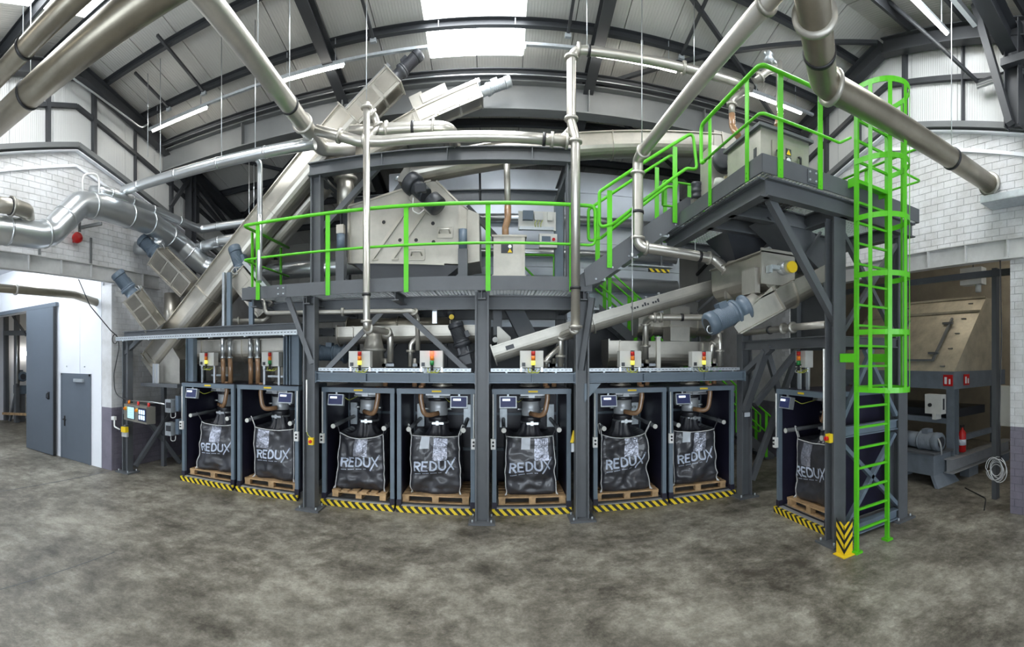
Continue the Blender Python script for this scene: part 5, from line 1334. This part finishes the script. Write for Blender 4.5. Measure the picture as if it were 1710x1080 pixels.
# ================================================================== PIPES AND DUCTS
def pipe(label, pts, r, m='pipe_steel', rad=None, fl=(), cl=(), hang=(), name='pipe_run', cat='pipe', n=18, clm='black', fw=.035, hm='galv', flm='stainless_pale'):
    """fl / cl: (segment, fraction) flanges and clamps; hang: (segment, fraction) rods up to the roof"""
    pts = [Vector(p) for p in pts]
    t = T(name, label, cat, tuple(pts[0]))
    O('pipe', MB().tube(fillet(pts, rad if rad is not None else r*2.4, 7), r, n), m, t)
    def at(q): i, f = q; return pts[i].lerp(pts[i+1], f), (pts[i+1]-pts[i]).normalized()
    for q in fl:
        c, d = at(q); O('flange', MB().lathe(c-d*.02, d, [(r, 0), (r+fw, 0), (r+fw, .04), (r, .04)], n), flm, t)
    for q in cl:
        c, d = at(q); O('clamp', MB().lathe(c-d*.022, d, [(r, 0), (r+.014, 0), (r+.014, .044), (r, .044)], n), clm, t)
    for q in hang:
        c, d = at(q); top = zroof(c.y)-.2
        O('hanger_rod', MB().cyl(c+V(0, 0, r), (c.x, c.y, top), .008, 6), hm, t)
    return t
# overhead conveying pipes
pipe('large brownish steel pipe crossing the upper left corner, lower of two', [(-8.0, 3.45, 6.42), (-5.0, 3.52, 6.42), (-1.0, 3.6, 6.42)], .20, 'pipe_dark', fl=(), cl=((0, .78),), hang=((0, .80), ), n=28)
pipe('slimmer brownish steel pipe at the very upper left, above the large one', [(-8.0, 2.85, 6.42), (-4.6, 2.95, 6.42), (-1.0, 3.05, 6.42)], .125, 'pipe_dark', cl=((0, .93),), hang=((0, .92), (1, .1)), n=24)
pipe('straight steel pipe running overhead from the top edge to the left header', [(-2.72, 1.5, 6.42), (-3.05, 6.75, 6.42), (-3.10, 7.75, 6.42), (-2.55, 8.0, 6.42)], .135, 'pipe_steel', rad=.2, fl=((1, .05),), cl=((0, .90), ), hang=((0, .70), (0, .905)), n=24)
pipe('horizontal header pipe in front of the gantry between both tall risers', [P(528, 217, Y=7.0), P(600, 236, Y=7.05), P(640, 236, Y=7.08), P(860, 229, Y=7.08), P(948, 236, Y=7.08)], .085, 'pipe_steel', fl=((0, .55), (1, .2), (3, .7), (3, .98)), cl=((3, .55),), rad=.3)
pipe('upper header branch pipe bending back near the second conveyor head', [P(585, 219, Y=7.25), P(640, 216, Y=7.25), P(752, 212, Y=7.25), P(760, 240, Y=7.9)], .095, 'pipe_steel', fl=((1, .05), (1, .75)), cl=((1, .45),), rad=.25)
pipe('tall pale riser pipe crossing the walkway at left', [P(612, 172, Y=7.0), P(612, 548, Y=7.0), P(640, 553, Y=7.5), P(652, 556, Y=7.8), P(652, 605, Y=7.8)], .056, 'pipe_steel', rad=.08, fl=((0, .02), (0, .97), (1, .1), (2, .5)), cl=((0, .85),), hang=((0, .0),), flm='stainless_pale')
pipe('small bent branch pipe at the head of the left riser', [P(612, 178, Y=7.0), P(626, 195, Y=7.15), P(632, 212, Y=7.2), P(615, 232, Y=7.1)], .055, 'pipe_steel', fl=((0, .6), (1, .8)))
pipe('tall pale riser pipe turning right under the roof', [P(961, 552, Y=7.0), P(961, 230, Y=7.0), P(954, 205, Y=7.02), P(954, 82, Y=7.05), (3.9, 7.05, 7.47), (4.35, 7.05, 7.47)], .072, 'pipe_steel', rad=.22, fl=((0, .02), (0, .98), (2, .05), (2, .88), (3, .04), (3, .68), (3, .82), (4, .6)), cl=((0, .22), (3, .10)), hang=((3, .09), (3, .75)))
pipe('small branch from the right riser to the header', [P(950, 236, Y=7.08), P(935, 236, Y=7.2), P(948, 222, Y=7.15), P(956, 212, Y=7.05)], .055, 'pipe_steel', fl=((0, .5),))
pipe('elbow below the right riser feeding the fifth booth valves', [P(961, 548, Y=7.0), P(955, 552, Y=7.25), P(940, 558, Y=7.55), P(936, 563, Y=7.7), P(936, 612, Y=7.7)], .052, 'pipe_steel', rad=.06, fl=((0, .3), (2, .5), (3, .65)))
pipe('slanted side branch below the right riser', [P(936, 578, Y=7.7), P(912, 600, Y=7.7), P(912, 612, Y=7.7)], .045, 'pipe_steel', fl=((1, .3),))
pipe('steel pipe coming overhead to the stair and turning down in front of it', [(2.30, 2.6, 5.80), (2.21, 6.85, 5.80), P(1065, 268, Y=7.0), P(1065, 412, Y=7.0), P(1192, 432, Y=7.0), P(1218, 456, Y=6.85), P(1218, 500, Y=6.85)], .085, 'pipe_steel', rad=.16, fl=((0, .20), (0, .97), (2, .15), (2, .9), (3, .1), (3, .93), (4, .8), (5, .3)), cl=((2, .6), (3, .8)), hang=((0, .99),), fw=.03)
pipe('thin fork pipe below the stair pipe', [P(1220, 480, Y=6.85), P(1236, 505, Y=6.85), P(1236, 518, Y=6.85)], .045, 'pipe_steel', fl=((0, .5),))
pipe('large steel pipe passing overhead to the right brick wall', [(2.0, 2.55, 5.62), (3.28, 3.83, 5.62), (6.0, 3.83, 5.62), (6.99, 3.83, 5.62)], .155, 'pipe_dark', rad=.32, fl=((0, .45), (1, .04), (2, .97)), cl=((0, .72), (1, .92)), hang=((1, .92),), n=28, fw=.05)
# right hand small pipes on the upper platform
pipe('pipe drop with brown hose onto the upper platform box', [P(1301, 105, Y=6.6), P(1302, 170, Y=6.3), P(1302, 178, Y=6.3)], .055, 'pipe_steel')
pipe('brown hose leading into the upper platform box', [P(1302, 172, Y=6.3), P(1303, 190, Y=6.1), P(1298, 212, Y=5.7)], .055, 'hose', name='hose', cat='hose')
pipe('pipe drop with clamp at the end of the high horizontal pipe', [(4.3, 7.05, 7.45), P(1222, 168, Y=6.9), P(1222, 190, Y=6.9)], .055, 'pipe_steel', fl=((1, .3),))
pipe('short brown hose near the transfer box', [P(1222, 190, Y=6.9), P(1223, 212, Y=6.9), P(1232, 226, Y=6.6)], .058, 'hose', name='hose', cat='hose')
pipe('elbow pipe with valve wheel above the upper green rail', [P(1262, 135, Y=6.7), P(1282, 118, Y=6.6), P(1301, 112, Y=6.6)], .06, 'pipe_steel', fl=((0, .4),))
t = T('hand_valve', 'small hand valve under the roof above the upper platform', 'valve', P(1283, 96, Y=6.6)); c = P(1284, 97, Y=6.6); O('body', MB().lathe(c+V(0, 0, -.08), (0, 0, 1), [(.05, 0), (.10, .04), (.06, .10), (.08, .14), (.03, .2)], 14), 'galv_rough', t); O('lever', MB().bar(c+V(-.1, 0, .06), c+V(.18, 0, -.04), .03, .03), 'galv_rough', t)
# lower pipes on the right
pipe('horizontal pale pipe with white flange under the inclined conveyor', [P(1078, 600, Y=7.9), P(1078, 536, Y=7.85), P(1088, 530, Y=7.6), P(1188, 530, Y=7.45), P(1200, 532, Y=7.45)], .055, 'pipe_steel', rad=.08, fl=((0, .35), (0, .9), (2, .05), (2, .15)), cl=((2, .5),))
pipe('valve drop pipe above the seventh booth', [P(1200, 540, Y=7.6), P(1202, 575, Y=7.6), P(1202, 612, Y=7.6)], .05, 'pipe_steel', fl=((0, .4), (1, .3)))
pipe('slanted branch above the seventh booth', [P(1201, 562, Y=7.6), P(1188, 580, Y=7.6), P(1188, 598, Y=7.6)], .042, 'pipe_steel', fl=((0, .7),))
pipe('pale pipe with white flange on the tower cross beam', [(4.30, 7.2, 3.08), (4.30, 5.6, 3.10), (4.34, 5.0, 3.10)], .055, 'stainless_pale', fl=((0, .75), (0, .9)), cl=((0, .5),))
pipe('thin pipe along the beam under the walkway left part', [P(436, 488, Y=7.5), P(444, 523, Y=7.5), P(560, 521, Y=7.55), P(690, 519, Y=7.6), P(697, 530, Y=7.7), P(698, 585, Y=7.75)], .040, 'stainless_pale', rad=.09, fl=((2, .1), (3, .2)), cl=((1, .6),))
pipe('slanted branch above the fourth booth', [P(698, 560, Y=7.75), P(686, 575, Y=7.75), P(685, 612, Y=7.75)], .04, 'pipe_steel', fl=((1, .3),))
pipe('galvanised downpipe left of the walkway', [P(426, 262, Y=7.3), P(434, 272, Y=7.35), P(434, 360, Y=7.38), P(433, 470, Y=7.0)], .05, 'galv', rad=.1)
pipe('short horizontal pipe under the left end of the walkway', [P(390, 535, Y=7.8), P(440, 535, Y=7.8), P(450, 528, Y=7.9)], .04, 'stainless_pale', fl=((0, .2),))
for i, (px, yy) in enumerate(((372, 8.05), (384, 8.05), (418, 8.1), (430, 8.1))):
    t = T('dust_pipe', ('left dust pipe with brown hose above the leftmost booth', 'right dust pipe with brown hose above the leftmost booth', 'left dust pipe with brown hose above the second booth', 'right dust pipe with brown hose above the second booth')[i], 'pipe', P(px, 636, Y=yy))
    O('pipe', MB().tube([P(px, 565, Y=yy), P(px, 598, Y=yy)], .045, 12), 'galv', t); O('hose', MB().tube([P(px, 596, Y=yy), P(px+1, 615, Y=yy), P(px+1, 642, Y=yy)], .05, 12), 'hose', t); O('clamp', MB().ring(P(px, 597, Y=yy), (0, 0, 1), .06, .015), 'galv', t)
bx = [(-2.42, 'third', 1), (-1.04, 'fourth', -1), (.585, 'fifth', 1), (2.31, 'sixth', 1), (3.70, 'seventh', 1)]
for x, w_, s in bx:
    for k, dx in enumerate((.27, .42)):
        t = T('dust_pipe', ('inner ' if k == 0 else 'outer ')+'dust stub pipe with slide valve above the '+w_+' booth', 'pipe', (x+s*dx, 8.09, 2.1))
        q = V(x+s*dx, 8.09, 0)
        O('pipe', MB().cyl(q+V(0, 0, 2.11), q+V(0, 0, 2.62), .042, 12), 'pipe_steel', t); O('slide_valve', MB().box(q+V(.04, 0, 2.50), (.26, .12, .05)), 'galv_rough', t); O('hose', MB().cyl(q+V(0, 0, 2.12), q+V(0, 0, 2.36), .048, 12), 'hose', t)

# galvanised ducts along the left wall
XD = -7.35
def d_(px, py): return P(px, py, X=XD)
pipe('large galvanised spiral duct stepping up along the left brick wall', [(XD, 1.5, 4.9), d_(62, 392), d_(86, 388), d_(132, 341), d_(166, 345), d_(250, 372), d_(300, 408), V(-7.0, 9.5, 5.0), V(-6.2, 9.9, 4.75)], .265, 'galv', rad=.35, fl=((0, .80), (1, .5), (2, .5), (3, .6), (4, .55), (4, .98), (5, .6), (6, .4)), n=28, fw=.014, cl=(), name='air_duct', cat='duct', flm='galv')
pipe('stub branch of the large duct against the brick wall', [V(-7.95, 8.0, 5.32), V(-7.6, 8.1, 5.28), V(-7.35, 8.3, 5.45)], .16, 'galv', name='air_duct', cat='duct')
pipe('long galvanised pipe slanting across from left wall to the header', [d_(205, 319)+V(.05, 0, 0), V(-7.2, 6.9, 6.26), V(-3.35, 7.18, 6.26), V(-3.0, 7.2, 6.26)], .105, 'galv', fl=((1, .1), (1, .35), (1, .6), (1, .85)), hang=((1, .25), (1, .62), (1, .8)), fw=.008, name='air_duct', cat='duct', flm='galv', n=20)
pipe('slim galvanised pipe bending along the left wall below the ledge', [P(153, 318, X=-7.6), P(172, 318, X=-7.3), P(205, 331, X=-7.25), P(333, 383, X=-7.2), V(-5.9, 9.8, 6.0), V(-4.6, 10.0, 6.05)], .105, 'galv', rad=.2, fl=((1, .4), (2, .1), (2, .35), (2, .7), (3, .05), (3, .4)), fw=.010, name='air_duct', cat='duct', flm='galv', n=20)
pipe('short galvanised side duct above the blue motor', [P(328, 415, Y=9.3), P(372, 402, Y=9.2), P(420, 396, Y=9.1)], .13, 'galv', fl=((0, .3), (0, .9)), fw=.012, name='air_duct', cat='duct', flm='galv')
pipe('wide galvanised duct lying behind the left end of the green rail', [V(-5.4, 9.45, 4.62), V(-4.0, 9.45, 4.62), V(-2.7, 9.45, 4.62)], .19, 'galv', fl=((0, .5), ), fw=.012, name='air_duct', cat='duct', flm='galv')
pipe('steel pipe stub with elbow at the left picture edge', [P(-20, 340, X=-7.0), P(24, 345, X=-7.0), P(44, 352, X=-7.1), P(46, 372, X=-7.4)], .14, 'stainless', fl=((0, .88),), cl=((0, .84),), rad=.15)
t = T('duct_hanger', 'clear plate hanger on the galvanised duct step', 'bracket', P(150, 330, X=-7.2)); c = P(152, 305, X=-7.3); O('plate', MB().tube(fillet([c+V(0, -.22, -.25), c+V(0, -.22, .12), c+V(0, .22, .25), c+V(0, .22, -.25)], .2), .022, 8), 'white_plastic', t); O('arm', MB().bar(P(135, 380, X=-7.6), P(170, 373, X=-7.2), .06, .06), 'girder_grey', t); O('arm', MB().bar(P(133, 362, X=-7.9), P(133, 385, X=-7.6), .06, .06), 'girder_grey', t)
pipe('stainless pipe in the side room under the lintel', [V(-8.75, 1.0, 4.12), V(-8.62, 6.6, 4.12), V(-8.55, 7.25, 3.98)], .095, 'pipe_dark', fl=((0, .72),), fw=.03)
# red sounder
t = T('alarm_sounder', 'red alarm sounder on the left brick wall', 'alarm', P(129, 400, X=-7.95)); c = P(129, 399, X=-7.9); O('horn', MB().lathe(c+V(-.06, 0, .02), (1, -.2, 0), [(.07, 0), (.11, .04), (.12, .12), (.08, .17), (.03, .18)], 18), 'red', t); O('base', MB().box(c+V(-.05, 0, 0), (.05, .14, .14)), 'red', t)
for i, (px, y0, y1) in enumerate(((66, 408, 425), (152, 397, 440))):
    O('wall_conduit', MB().bar(P(px, y0, X=-7.96), P(px, y1, X=-7.96), .03, .05), 'girder_grey', label=('short grey conduit on the brick wall below the duct elbow', 'short grey conduit on the brick wall right of the red alarm')[i], cat='conduit')
# loose cables
O('hanging_cable', MB().tube(fillet([P(131, 466, X=-7.8), P(150, 510, X=-7.85), P(185, 552, X=-7.9), P(197, 562, Y=7.35), P(199, 580, Y=7.3), P(190, 625, Y=7.25), P(192, 660, Y=7.2), P(215, 668, Y=7.2)], .4), .012, 6), 'cable', label='black cable sagging from the lintel to the operator panel', cat='cable')
O('hanging_cable', MB().tube([P(192, 566, Y=7.25)+V(.09*cos(k*.5), 0, .11*sin(k*.5)) for k in range(26)], .010, 6), 'cable', label='black cable loop at the end of the left cable tray', cat='cable')
O('wall_pipe', MB().tube(fillet([P(191, 700, Y=7.2), P(191, 712, Y=7.2), P(200, 717, Y=7.2)], .05), .018, 8).box(P(190, 698, Y=7.21), (.10, .08, .08)), 'white_plastic', label='small white socket with bent conduit on the purple corner', cat='socket')
# thin suspension rods with turnbuckles
for i, (px, y0, y1, yy) in enumerate(((22, 110, 330, 4.6), (247, 110, 262, 7.2), (1072, -40, 250, 7.0), (1056, 345, 560, 6.95), (1161, 352, 425, 7.0), (416, 270, 400, 8.6), (424, 275, 380, 8.9))):
    t = T('suspension_rod', ('thin rod at the far left carrying the pipe stub', 'thin rod left of the long galvanised pipe', 'thin rod carrying the overhead stair pipe', 'thin rod in front of the inclined screw conveyor', 'thin rod under the stair carrying the horizontal pipe', 'left of two thin rods behind the galvanised downpipe', 'right of two thin rods behind the galvanised downpipe')[i], 'rod', P(px, y1, Y=yy), group='thin suspension rods')
    a, b = P(px, y0, Y=yy), P(px, y1, Y=yy); a.z = min(a.z, zroof(a.y)-.1) if y0 < 300 else a.z
    O('rod', MB().cyl(a, b, .008, 6), 'galv', t); m_ = a.lerp(b, .4); O('turnbuckle', MB().cyl(m_, m_+V(0, 0, .08), .018, 8), 'galv', t)

# ================================================================== RIGHT BAY
t = T('bay_hopper', 'large tan sheet-metal hopper with sloping front in the right bay', 'hopper', (9.5, 6, 0))
q = [(8.3, 2.0), (8.3, 2.30), (9.74, 4.10), (10.6, 4.10), (10.6, 2.0)]
y0, y1 = 5.45, 9.2
O('body', MB().prism([(x, y0, z) for x, z in q], (0, y1-y0, 0)), 'hopper_tan', t)
O('base_band', MB().bb(8.24, 10.66, y0-.05, y1+.05, 1.96, 2.34), 'machine_grey', t)
nrm = Vector((-1.8, 0, 1.44)).normalized()
def onsl(a, y, h=0): return V(8.3+1.44*a, y, 2.30+1.8*a)+nrm*h
fr_ = O('inspection_door', MB().prism([onsl(.14, 6.15, .0), onsl(.70, 6.15, 0), onsl(.70, 7.4, 0), onsl(.14, 7.4, 0)], nrm*.04), 'hopper_tan', t)
for p, q_ in ((onsl(.14, 6.12, .05), onsl(.70, 6.12, .05)), (onsl(.14, 7.42, .05), onsl(.70, 7.42, .05)), (onsl(.14, 6.1, .05), onsl(.14, 7.45, .05))): sub('door_rim', MB().bar(p, q_, .05, .05), 'girder_grey', fr_)
for a in (.22, .62): sub('hinge', MB().bar(onsl(a, 6.02, .08), onsl(a, 6.30, .08), .06, .05), 'girder_grey', fr_)
for a in (.80, 1.0): O('seam_flange', MB().bar(onsl(a, y0, .02), onsl(a, y1, .02), .06, .05), 'hopper_tan', t)
for a in (.08, .3, .5, .7, .92):
    for y in (5.75, 7.7): O('clip', MB().bar(onsl(a, y, .012), onsl(a, y+.12, .012), .03, .02), 'girder_grey', t)
for x, y in ((8.42, 5.55), (8.42, 9.0), (10.4, 5.55), (10.4, 9.0)): O('leg', MB().ibeam((x, y, .5), (x, y, 1.96), .2, .2, XA), 'machine_grey', t)
O('base_beam', MB().ibeam((8.0, 5.42, .36), (10.9, 5.42, .36), .30, .3), 'base_plate', t)
O('base_beam', MB().ibeam((8.42, 5.6, .36), (8.42, 9.2, .36), .30, .3), 'machine_grey', t)
for x in (8.9, 10.5): O('base_foot', MB().bb(x-.2, x+.2, 5.30, 5.54, 0, .21), 'machine_grey', t)
O('tie_bar', MB().bar((8.42, 5.6, 1.25), (8.42, 9.0, 1.25), .12, .12), 'machine_grey', t)
O('tie_bar', MB().bar((8.5, 5.5, .85), (10.4, 5.5, .85), .10, .12), 'machine_grey', t)
O('belt', MB().bb(8.7, 10.3, 5.8, 9.0, 1.25, 1.45), 'motor_dark', t)
s_ = O('fire_sign', MB().bb(8.215, 8.235, 5.42, 5.66, 2.03, 2.27), 'red', t)
sub('fire_symbol', MB().bb(8.205, 8.215, 5.56, 5.62, 2.07, 2.22), 'sign_white', s_); sub('fire_symbol', MB().bb(8.205, 8.215, 5.47, 5.51, 2.07, 2.18), 'sign_white', s_)
s_ = O('fire_sign', MB().bb(8.62, 8.84, 5.375, 5.395, 2.03, 2.27), 'red', t)
sub('fire_symbol', MB().bb(8.66, 8.71, 5.365, 5.375, 2.07, 2.22), 'sign_white', s_); sub('fire_symbol', MB().bb(8.76, 8.80, 5.365, 5.375, 2.07, 2.18), 'sign_white', s_)
t = T('fire_extinguisher', 'red fire extinguisher on the hopper leg in the right bay', 'extinguisher', (8.62, 4.2, 1.0))
c = P(1607, 735, X=8.62); O('cylinder', MB().lathe(V(c.x, c.y, c.z-.26), (0, 0, 1), [(.05, 0), (.085, .02), (.085, .42), (.05, .48), (.025, .5), (.025, .54)], 18), 'red', t); O('valve', MB().box(V(c.x, c.y, c.z+.31), (.12, .04, .05)), 'black', t); O('hose', MB().tube(fillet([V(c.x+.05, c.y, c.z+.3), V(c.x+.12, c.y, c.z+.1), V(c.x+.1, c.y, c.z-.15)], .06), .012, 6), 'black', t); O('label', MB().lathe(V(c.x, c.y, c.z-.1), (0, 0, 1), [(.0865, 0), (.0865, .13)], 18), 'paper', t)
t = T('switch_cabinet', 'grey switch box with round black knob on the hopper frame', 'switch box', (8.2, 4.9, 1.6))
c = P(1562, 674, X=8.15); O('body', MB().box(c, (.2, .42, .42)), 'box_grey', t); O('knob', MB().cyl(c+V(-.1, .06, -.02), c+V(-.14, .06, -.02), .04, 14), 'black', t); O('vents', MB().bb(c.x-.02, c.x+.04, c.y-.215, c.y-.21, c.z-.12, c.z+.12), 'motor_dark', t); O('hinge_post', MB().bb(8.1, 8.3, c.y-.05, c.y+.05, 1.3, c.z-.2), 'box_grey', t)
t = T('pump_unit', 'grey hydraulic unit with horizontal motor on a tank in the right bay', 'hydraulic unit', (8.0, 5.6, 0))
c = P(1545, 735, X=7.95)
motor(t, c+V(0, .10, 0), V(0, -1, 0), .19, .52, 'machine_grey', gear=False)
O('pump_body', MB().cyl(c+V(0, .10, 0), c+V(0, .5, 0), .17, 18), 'machine_grey', t)
O('tank', MB().bb(c.x-.32, c.x+.32, c.y-.45, c.y+.75, .22, c.z-.22), 'machine_grey', t)
O('tank_lid', MB().bb(c.x-.36, c.x+.36, c.y-.5, c.y+.8, c.z-.22, c.z-.18), 'steel', t)
O('tank_foot', MB().prism([(c.x-.32, c.y-.45, .22), (c.x+.32, c.y-.45, .22), (c.x+.4, c.y-.62, 0), (c.x-.4, c.y-.62, 0)], (0, .08, 0)), 'machine_grey', t)
O('tank_foot', MB().bb(c.x-.32, c.x+.32, c.y+.6, c.y+.7, 0, .22), 'machine_grey', t)
O('hose', MB().tube(fillet([c+V(-.1, -.4, .1), c+V(-.2, -.55, .0), c+V(-.1, -.5, -.25), c+V(.1, -.2, -.2)], .1), .018, 8), 'cable_grey', t)
O('bay_rail', MB().bar((7.55, 3.6, 4.2), (7.55, 9.2, 4.2), .06, .12), 'steel', label='dark door track under the right lintel', cat='track')
t = T('bay_lamp', 'grey box lamp hanging under the right lintel', 'light', P(1625, 465, X=8.0)); c = P(1625, 462, X=8.0); O('body', MB().box(c, (.2, .5, .34), None), 'box_grey', t); O('hanger_rod', MB().cyl(c+V(0, 0, .1), V(c.x, c.y, 6.2), .012, 6), 'steel', t); O('plug', MB().cyl(c+V(0, -.12, -.17), c+V(0, -.12, -.32), .06, 10), 'box_grey', t)
c = P(1662, 560, X=7.6)
t = T('bay_post', 'slim steel door post at the right opening', 'post', (7.6, c.y, 0)); O('post', MB().bb(7.55, 7.68, c.y-.05, c.y+.05, .0, 4.3), 'steel', t); O('panel', MB().bb(7.7, 7.9, c.y-.28, c.y+.02, 1.35, 2.1), 'box_grey', t); O('green_post', MB().bb(9.0, 9.05, 3.75, 3.8, 2.4, 3.9), 'green', t)
rnd_ = random.Random(5); cc = P(1664, 785, X=6.93); cp = []
for k in range(7):
    oy, oz, rr = rnd_.uniform(-.05, .05), rnd_.uniform(-.05, .05), rnd_.uniform(.13, .20)
    for q in range(18): cp.append(cc+V(.01*k-.03, oy+rr*.8*cos(2*pi*q/18), oz+rr*sin(2*pi*q/18)))
O('cable_coil', MB().tube(cp, .008, 6), 'cable_grey', label='coil of grey cable hanging at the foot of the right brick pillar', cat='cable')
O('hanging_cable', MB().tube(fillet([V(6.95, 3.62, 4.55), V(6.93, 3.58, 3.0), V(6.93, 3.62, 1.6), V(6.93, 3.60, .9)], .3), .012, 6), 'cable', label='thin black cable running down the right brick pillar', cat='cable')
O('floor_cable', MB().tube(fillet([V(6.9, 3.9, .012), V(7.5, 4.2, .012), V(7.9, 4.9, .012)], .3), .012, 6), 'cable', label='thin cable lying on the floor at the right opening', cat='cable')
t = T('wall_cable_tray', 'galvanised cable tray corner at the right edge on the brick wall', 'cable tray', P(1690, 338, X=6.8)); c = P(1660, 345, X=6.97)
O('tray', MB().bb(6.55, 6.97, 0.5, c.y, c.z-.06, c.z-.04).bb(6.55, 6.57, .5, c.y, c.z-.06, c.z+.05).bb(6.95, 6.97, .5, c.y, c.z-.06, c.z+.05), 'galv_rough', t); O('nose', MB().bb(6.55, 6.97, c.y, c.y+.03, c.z-.06, c.z+.05), 'galv_rough', t); O('bracket', MB().bar((6.97, 2.7, c.z-.4), (6.6, 2.7, c.z-.07), .04, .05), 'galv_rough', t)
t = T('conduit_bundle', 'thin conduits crossing the top right wall', 'conduit', P(1650, 135, X=6.85))
for k in range(3): O('conduit', MB().cyl(P(1632, 138+4*k, X=6.8), P(1632, 138+4*k, X=6.8)+V(0, -4, .05), .03, 8), 'galv' if k else 'roof_steel', t)
O('conduit', MB().cyl(P(1481, 0, Y=5.4), P(1634, 138, X=6.8), .035, 8), 'roof_steel', t)
O('unistrut', MB().box(P(1608, 15, X=5.6), (.7, .08, .08)), 'galv', label='short white mounting channel at the top right', cat='bracket')

# ================================================================== STORE ROOM BEHIND THE LEFT DOOR
t = T('storage_rack', 'dim steel rack seen through the tall open door on the left', 'rack', (-15, 10, 0))
for px in (10, 28): O('post', MB().bar(P(px, 715, Y=9.6), P(px, 520, Y=9.6), .18, .18, YA), 'steel', t)
O('beam', MB().bar(P(3, 556, Y=9.6), P(50, 556, Y=9.6), .2, .2), 'girder_grey', t); O('beam', MB().bar(P(3, 690, Y=9.5), P(50, 692, Y=9.5), .10, .10), 'wood', t)
O('lattice', MB().bar(P(20, 525, Y=9.5), P(44, 560, Y=9.5), .08, .08), 'steel', t); O('brace', MB().bar(P(12, 725, Y=9.6), P(30, 640, Y=9.6), .1, .1), 'steel', t)
t = T('store_machine', 'small blue-grey machine in the store room behind the left door', 'machine', P(35, 700, Y=9.8))
motor(t, P(32, 628, Y=9.9), V(1, -.2, 0), .2, .5, 'motor_blue', gear=False); O('box', MB().box(P(34, 650, Y=9.9), (.5, .4, .35)), 'motor_blue', t); O('stand', MB().bar(P(34, 655, Y=9.9), V(P(34, 655, Y=9.9).x, 9.9, 0), .3, .3), 'steel', t)
t = T('store_chain', 'galvanised chain tube hanging in the store room', 'chain', P(28, 600, Y=9.3)); O('tube', MB().tube([P(28.5, 558, Y=9.55), P(28.5, 640, Y=9.45)], .05, 8), 'galv', t)

# ================================================================== SMALL FITTINGS
O('roof_conduit', MB().tube(fillet([P(110, 121, X=-7.65), P(128, 135, X=-7.65), P(236, 214, X=-7.6), P(250, 205, Y=8.1)], .3), .022, 8), 'galv', label='thin pale conduit following the left gable rafter to the lamp rail', cat='conduit')
t = T('hazard_board', 'black and yellow striped board end under the stair', 'board', P(1100, 452, Y=9.2))
c = P(1100, 452, Y=9.2); O('board', MB().box(V(0, 0, 0), (.46, .05, .07)), 'hazard', t, world=False); O('tray', MB().box(V(-.15, .1, .10), (.95, .18, .03)), 'galv_rough', t, world=False); O('hanger', MB().bar(V(.1, .1, .1), V(.1, .1, .9), .03, .03), 'steel', t, world=False)
t = T('mounting_post', 'pale square mounting post on the beam between sixth and seventh boxes', 'post', P(1099, 620, Y=7.5)); c = P(1099, 618, Y=7.46)
O('post', MB().bb(c.x-.035, c.x+.035, 7.43, 7.49, 2.385, 2.98), 'stainless_pale', t); O('cap', MB().bb(c.x-.05, c.x+.05, 7.42, 7.50, 2.98, 2.99), 'galv_rough', t)
t = T('label_roll', 'small yellow and white tag bundle hanging left of the third column', 'tag', P(957, 745, Y=7.5)); c = P(957, 735, Y=7.5)
O('yellow_tag', MB().box(c+V(0, 0, .06), (.05, .03, .20), Matrix.Rotation(.25, 3, 'Y')), 'yellow', t); O('white_tag', MB().box(c+V(.0, 0, -.12), (.06, .03, .14)), 'paper', t); O('string', MB().bar(c+V(.02, 0, .15), c+V(.10, -.02, .34), .008, .008), 'cable', t)
for i, (x0, y0) in enumerate(((-2.9, 7.31), (-.02, 7.31))): pass
